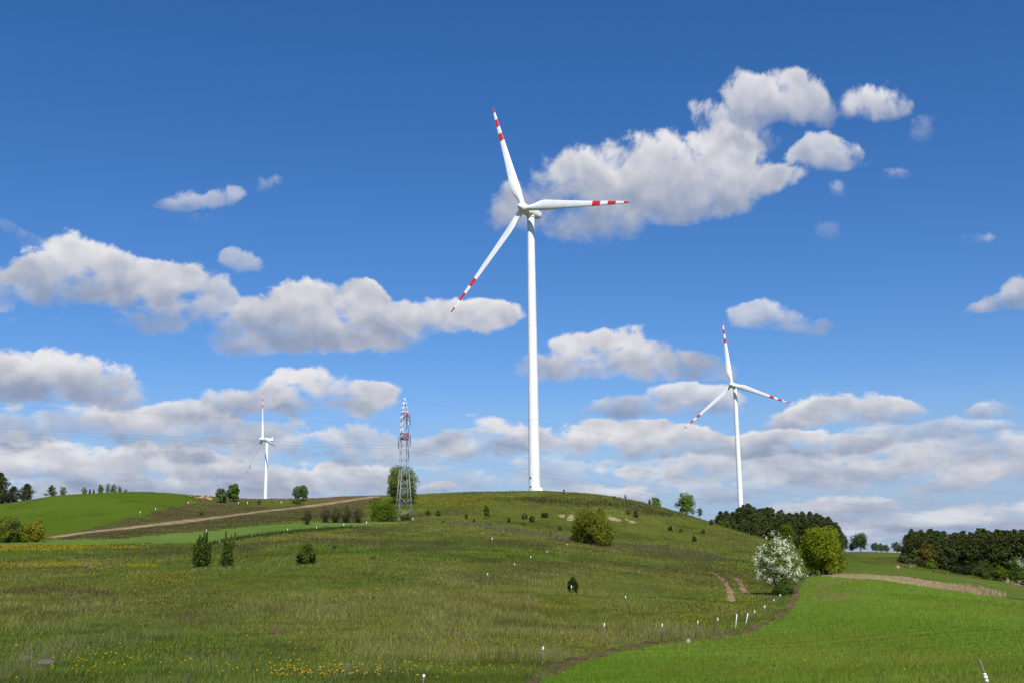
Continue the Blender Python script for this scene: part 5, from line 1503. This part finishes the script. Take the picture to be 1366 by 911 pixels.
def clear_sky():
    hb = N('ShaderNodeMix'); hb.data_type = 'RGBA'; hb.inputs['B'].default_value = (3.0, 4.3, 6.4, 1); L(tint.outputs['Result'], hb.inputs['A']); L(low_(0.0, .17, .9, 0.0), hb.inputs['Factor'])
    return hb.outputs['Result']
def backdrop(col):
    b = N('ShaderNodeBackground'); b.inputs['Strength'].default_value = .076; L(col, b.inputs['Color']); return b.outputs[0]
_made = {}
def cloud_group(c):
    """one cloud as a small node group: adds its light and cover over what lies behind it"""
    global N, L
    if id(c) in _made: return _made[id(c)]
    yb, yt, cover, gloom, lobes = c
    g = bpy.data.node_groups.new('cloud', 'ShaderNodeTree')
    for nm_, ty in (('Place', 'NodeSocketVector'), ('Height', 'NodeSocketFloat'), ('Ragged', 'NodeSocketFloat'), ('Relief', 'NodeSocketFloat'), ('Behind', 'NodeSocketVector')):
        g.interface.new_socket(nm_, in_out='INPUT', socket_type=ty)
    g.interface.new_socket('Sum', in_out='OUTPUT', socket_type='NodeSocketVector')
    keep = N, L
    N, L = g.nodes.new, g.links.new
    gi = N('NodeGroupInput'); place_, height_, rag, relief, behind = gi.outputs[:5]
    cxp = sum(q[0] for q in lobes) / len(lobes)
    eb, et = float(azel(cxp, yb)[1]) * PXR, float(azel(cxp, yt)[1]) * PXR
    F_ = None
    for (x, y, rx, ry, rot) in lobes:
        a, e = azel(x, y)
        mp = N('ShaderNodeMapping'); mp.vector_type = 'TEXTURE'
        mp.inputs['Location'].default_value = (float(a) * PXR, float(e) * PXR, 0); mp.inputs['Rotation'].default_value = (0, 0, R(rot)); mp.inputs['Scale'].default_value = (rx * 1.22, ry * 1.30, 1)
        L(place_, mp.inputs['Vector'])
        gr = N('ShaderNodeTexGradient'); gr.gradient_type = 'SPHERICAL'; L(mp.outputs[0], gr.inputs['Vector'])
        F_ = gr.outputs['Fac'] if F_ is None else M_('MULTIPLY_ADD', F_, M_('SUBTRACT', 1.0, gr.outputs['Fac']), gr.outputs['Fac'])
    h = R_(height_, eb, et, 0.0, 1.0, False)
    bodyd = M_('ADD', R_(F_, 0.0, .85, -.42, .20 + .95 * cover), R_(h, -.0, .22, -.45, 0.0))
    D_ = M_('MULTIPLY_ADD', rag, R_(F_, 0.0, .14), bodyd)
    a_ = M_('MULTIPLY', R_(M_('DIVIDE', D_, R_(h, 0.0, .9, 1.45, .66)), 0.0, 1.0), cover)
    lit = M_('ADD', M_('ADD', R_(h, 0.0, .95, (.38 if yt > 450 else .35) - .5 * gloom, (.99 if yt > 450 else .93) - .5 * gloom), relief), R_(D_, 0.0, 1.5, .10, -.12))
    cc = N('ShaderNodeCombineXYZ'); cc.inputs['Y'].default_value = 1.0; L(lit, cc.inputs['X'])
    mx = N('ShaderNodeMix'); mx.data_type = 'VECTOR'; mx.clamp_factor = False; L(a_, mx.inputs['Factor']); L(behind, mx.inputs['A']); L(cc.outputs[0], mx.inputs['B'])
    go_ = N('NodeGroupOutput'); L(mx.outputs['Result'], go_.inputs[0])
    N, L = keep
    _made[id(c)] = g
    return g
def cloud_band(y0, y1):
    """the clouds of one band of the sky, one after another from far to near: sum of light and of cover"""
    acc = None
    for c in CLOUDS:
        if c[0] + 45 < y0 or c[1] - 60 > y1: continue
        n = N('ShaderNodeGroup'); n.node_tree = cloud_group(c)
        L(wa.outputs[0], n.inputs[0]); L(wy.outputs['Y'], n.inputs[1]); L(rag, n.inputs[2]); L(relief, n.inputs[3])
        if acc is not None: L(acc, n.inputs[4])
        acc = n.outputs[0]
    ac = N('ShaderNodeSeparateXYZ'); L(acc, ac.inputs[0]); P_, A_ = ac.outputs['X'], ac.outputs['Y']
    ramp = N('ShaderNodeValToRGB'); L(M_('DIVIDE', P_, M_('MAXIMUM', A_, .001)), ramp.inputs[0])
    cr = ramp.color_ramp
    cr.elements[0].position = 0; cr.elements[0].color = (.23, .30, .45, 1)
    cr.elements[1].position = 1; cr.elements[1].color = (.80, .80, .83, 1)
    for ps, c in ((.28, (.31, .365, .50)), (.50, (.44, .475, .575)), (.75, (.62, .63, .685))):
        e_ = cr.elements.new(ps); e_.color = (*c, 1)
    sc_ = N('ShaderNodeVectorMath'); sc_.operation = 'SCALE'; sc_.inputs['Scale'].default_value = 10.0; L(ramp.outputs['Color'], sc_.inputs[0])
    mxs = N('ShaderNodeMix'); mxs.data_type = 'RGBA'; L(A_, mxs.inputs['Factor'])
    hz = N('ShaderNodeMix'); hz.data_type = 'RGBA'; hz.inputs['B'].default_value = (3.9, 4.5, 5.9, 1); L(sc_.outputs[0], hz.inputs['A']); L(low_(0.0, .15, .28, 0.0), hz.inputs['Factor'])
    L(clear_sky(), mxs.inputs['A']); L(hz.outputs['Result'], mxs.inputs['B'])
    return backdrop(mxs.outputs['Result'])
def either(test, a, b):
    """b where the test holds, else a (only the chosen one is worked out)"""
    m = N('ShaderNodeMixShader'); L(test, m.inputs[0]); L(a, m.inputs[1]); L(b, m.inputs[2]); return m.outputs[0]
e1_, e2_ = float(azel(683, 335)[1]), float(azel(683, 545)[1])
upper, middle, lower = cloud_band(-200, 335), cloud_band(335, 545), cloud_band(545, 900)
bands = either(M_('GREATER_THAN', el_.outputs[0], e1_), either(M_('GREATER_THAN', el_.outputs[0], e2_), lower, middle), upper)
inside_ = M_('MULTIPLY', M_('MULTIPLY', M_('GREATER_THAN', el_.outputs[0], -.02), M_('LESS_THAN', el_.outputs[0], .60)), M_('LESS_THAN', M_('ABSOLUTE', az_.outputs[0]), .62))
L(either(inside_, backdrop(clear_sky()), bands), go.inputs[0])
ow = nt.nodes.new('ShaderNodeOutputWorld'); gw = nt.nodes.new('ShaderNodeGroup'); gw.node_tree = grp
nt.links.new(gw.outputs[0], ow.inputs['Surface'])
world.cycles.sampling_method = 'MANUAL'; world.cycles.sample_map_resolution = 512

scene.render.engine = 'CYCLES'
scene.cycles.use_denoising = True
scene.cycles.max_bounces = 5; scene.cycles.diffuse_bounces = 3; scene.cycles.transmission_bounces = 3; scene.cycles.glossy_bounces = 2
scene.cycles.use_adaptive_sampling = True; scene.cycles.adaptive_threshold = .015
scene.view_settings.view_transform = 'Standard'; scene.view_settings.look = 'None'
scene.view_settings.exposure = 0.4; scene.view_settings.gamma = 1
scene.view_settings.use_curve_mapping = False
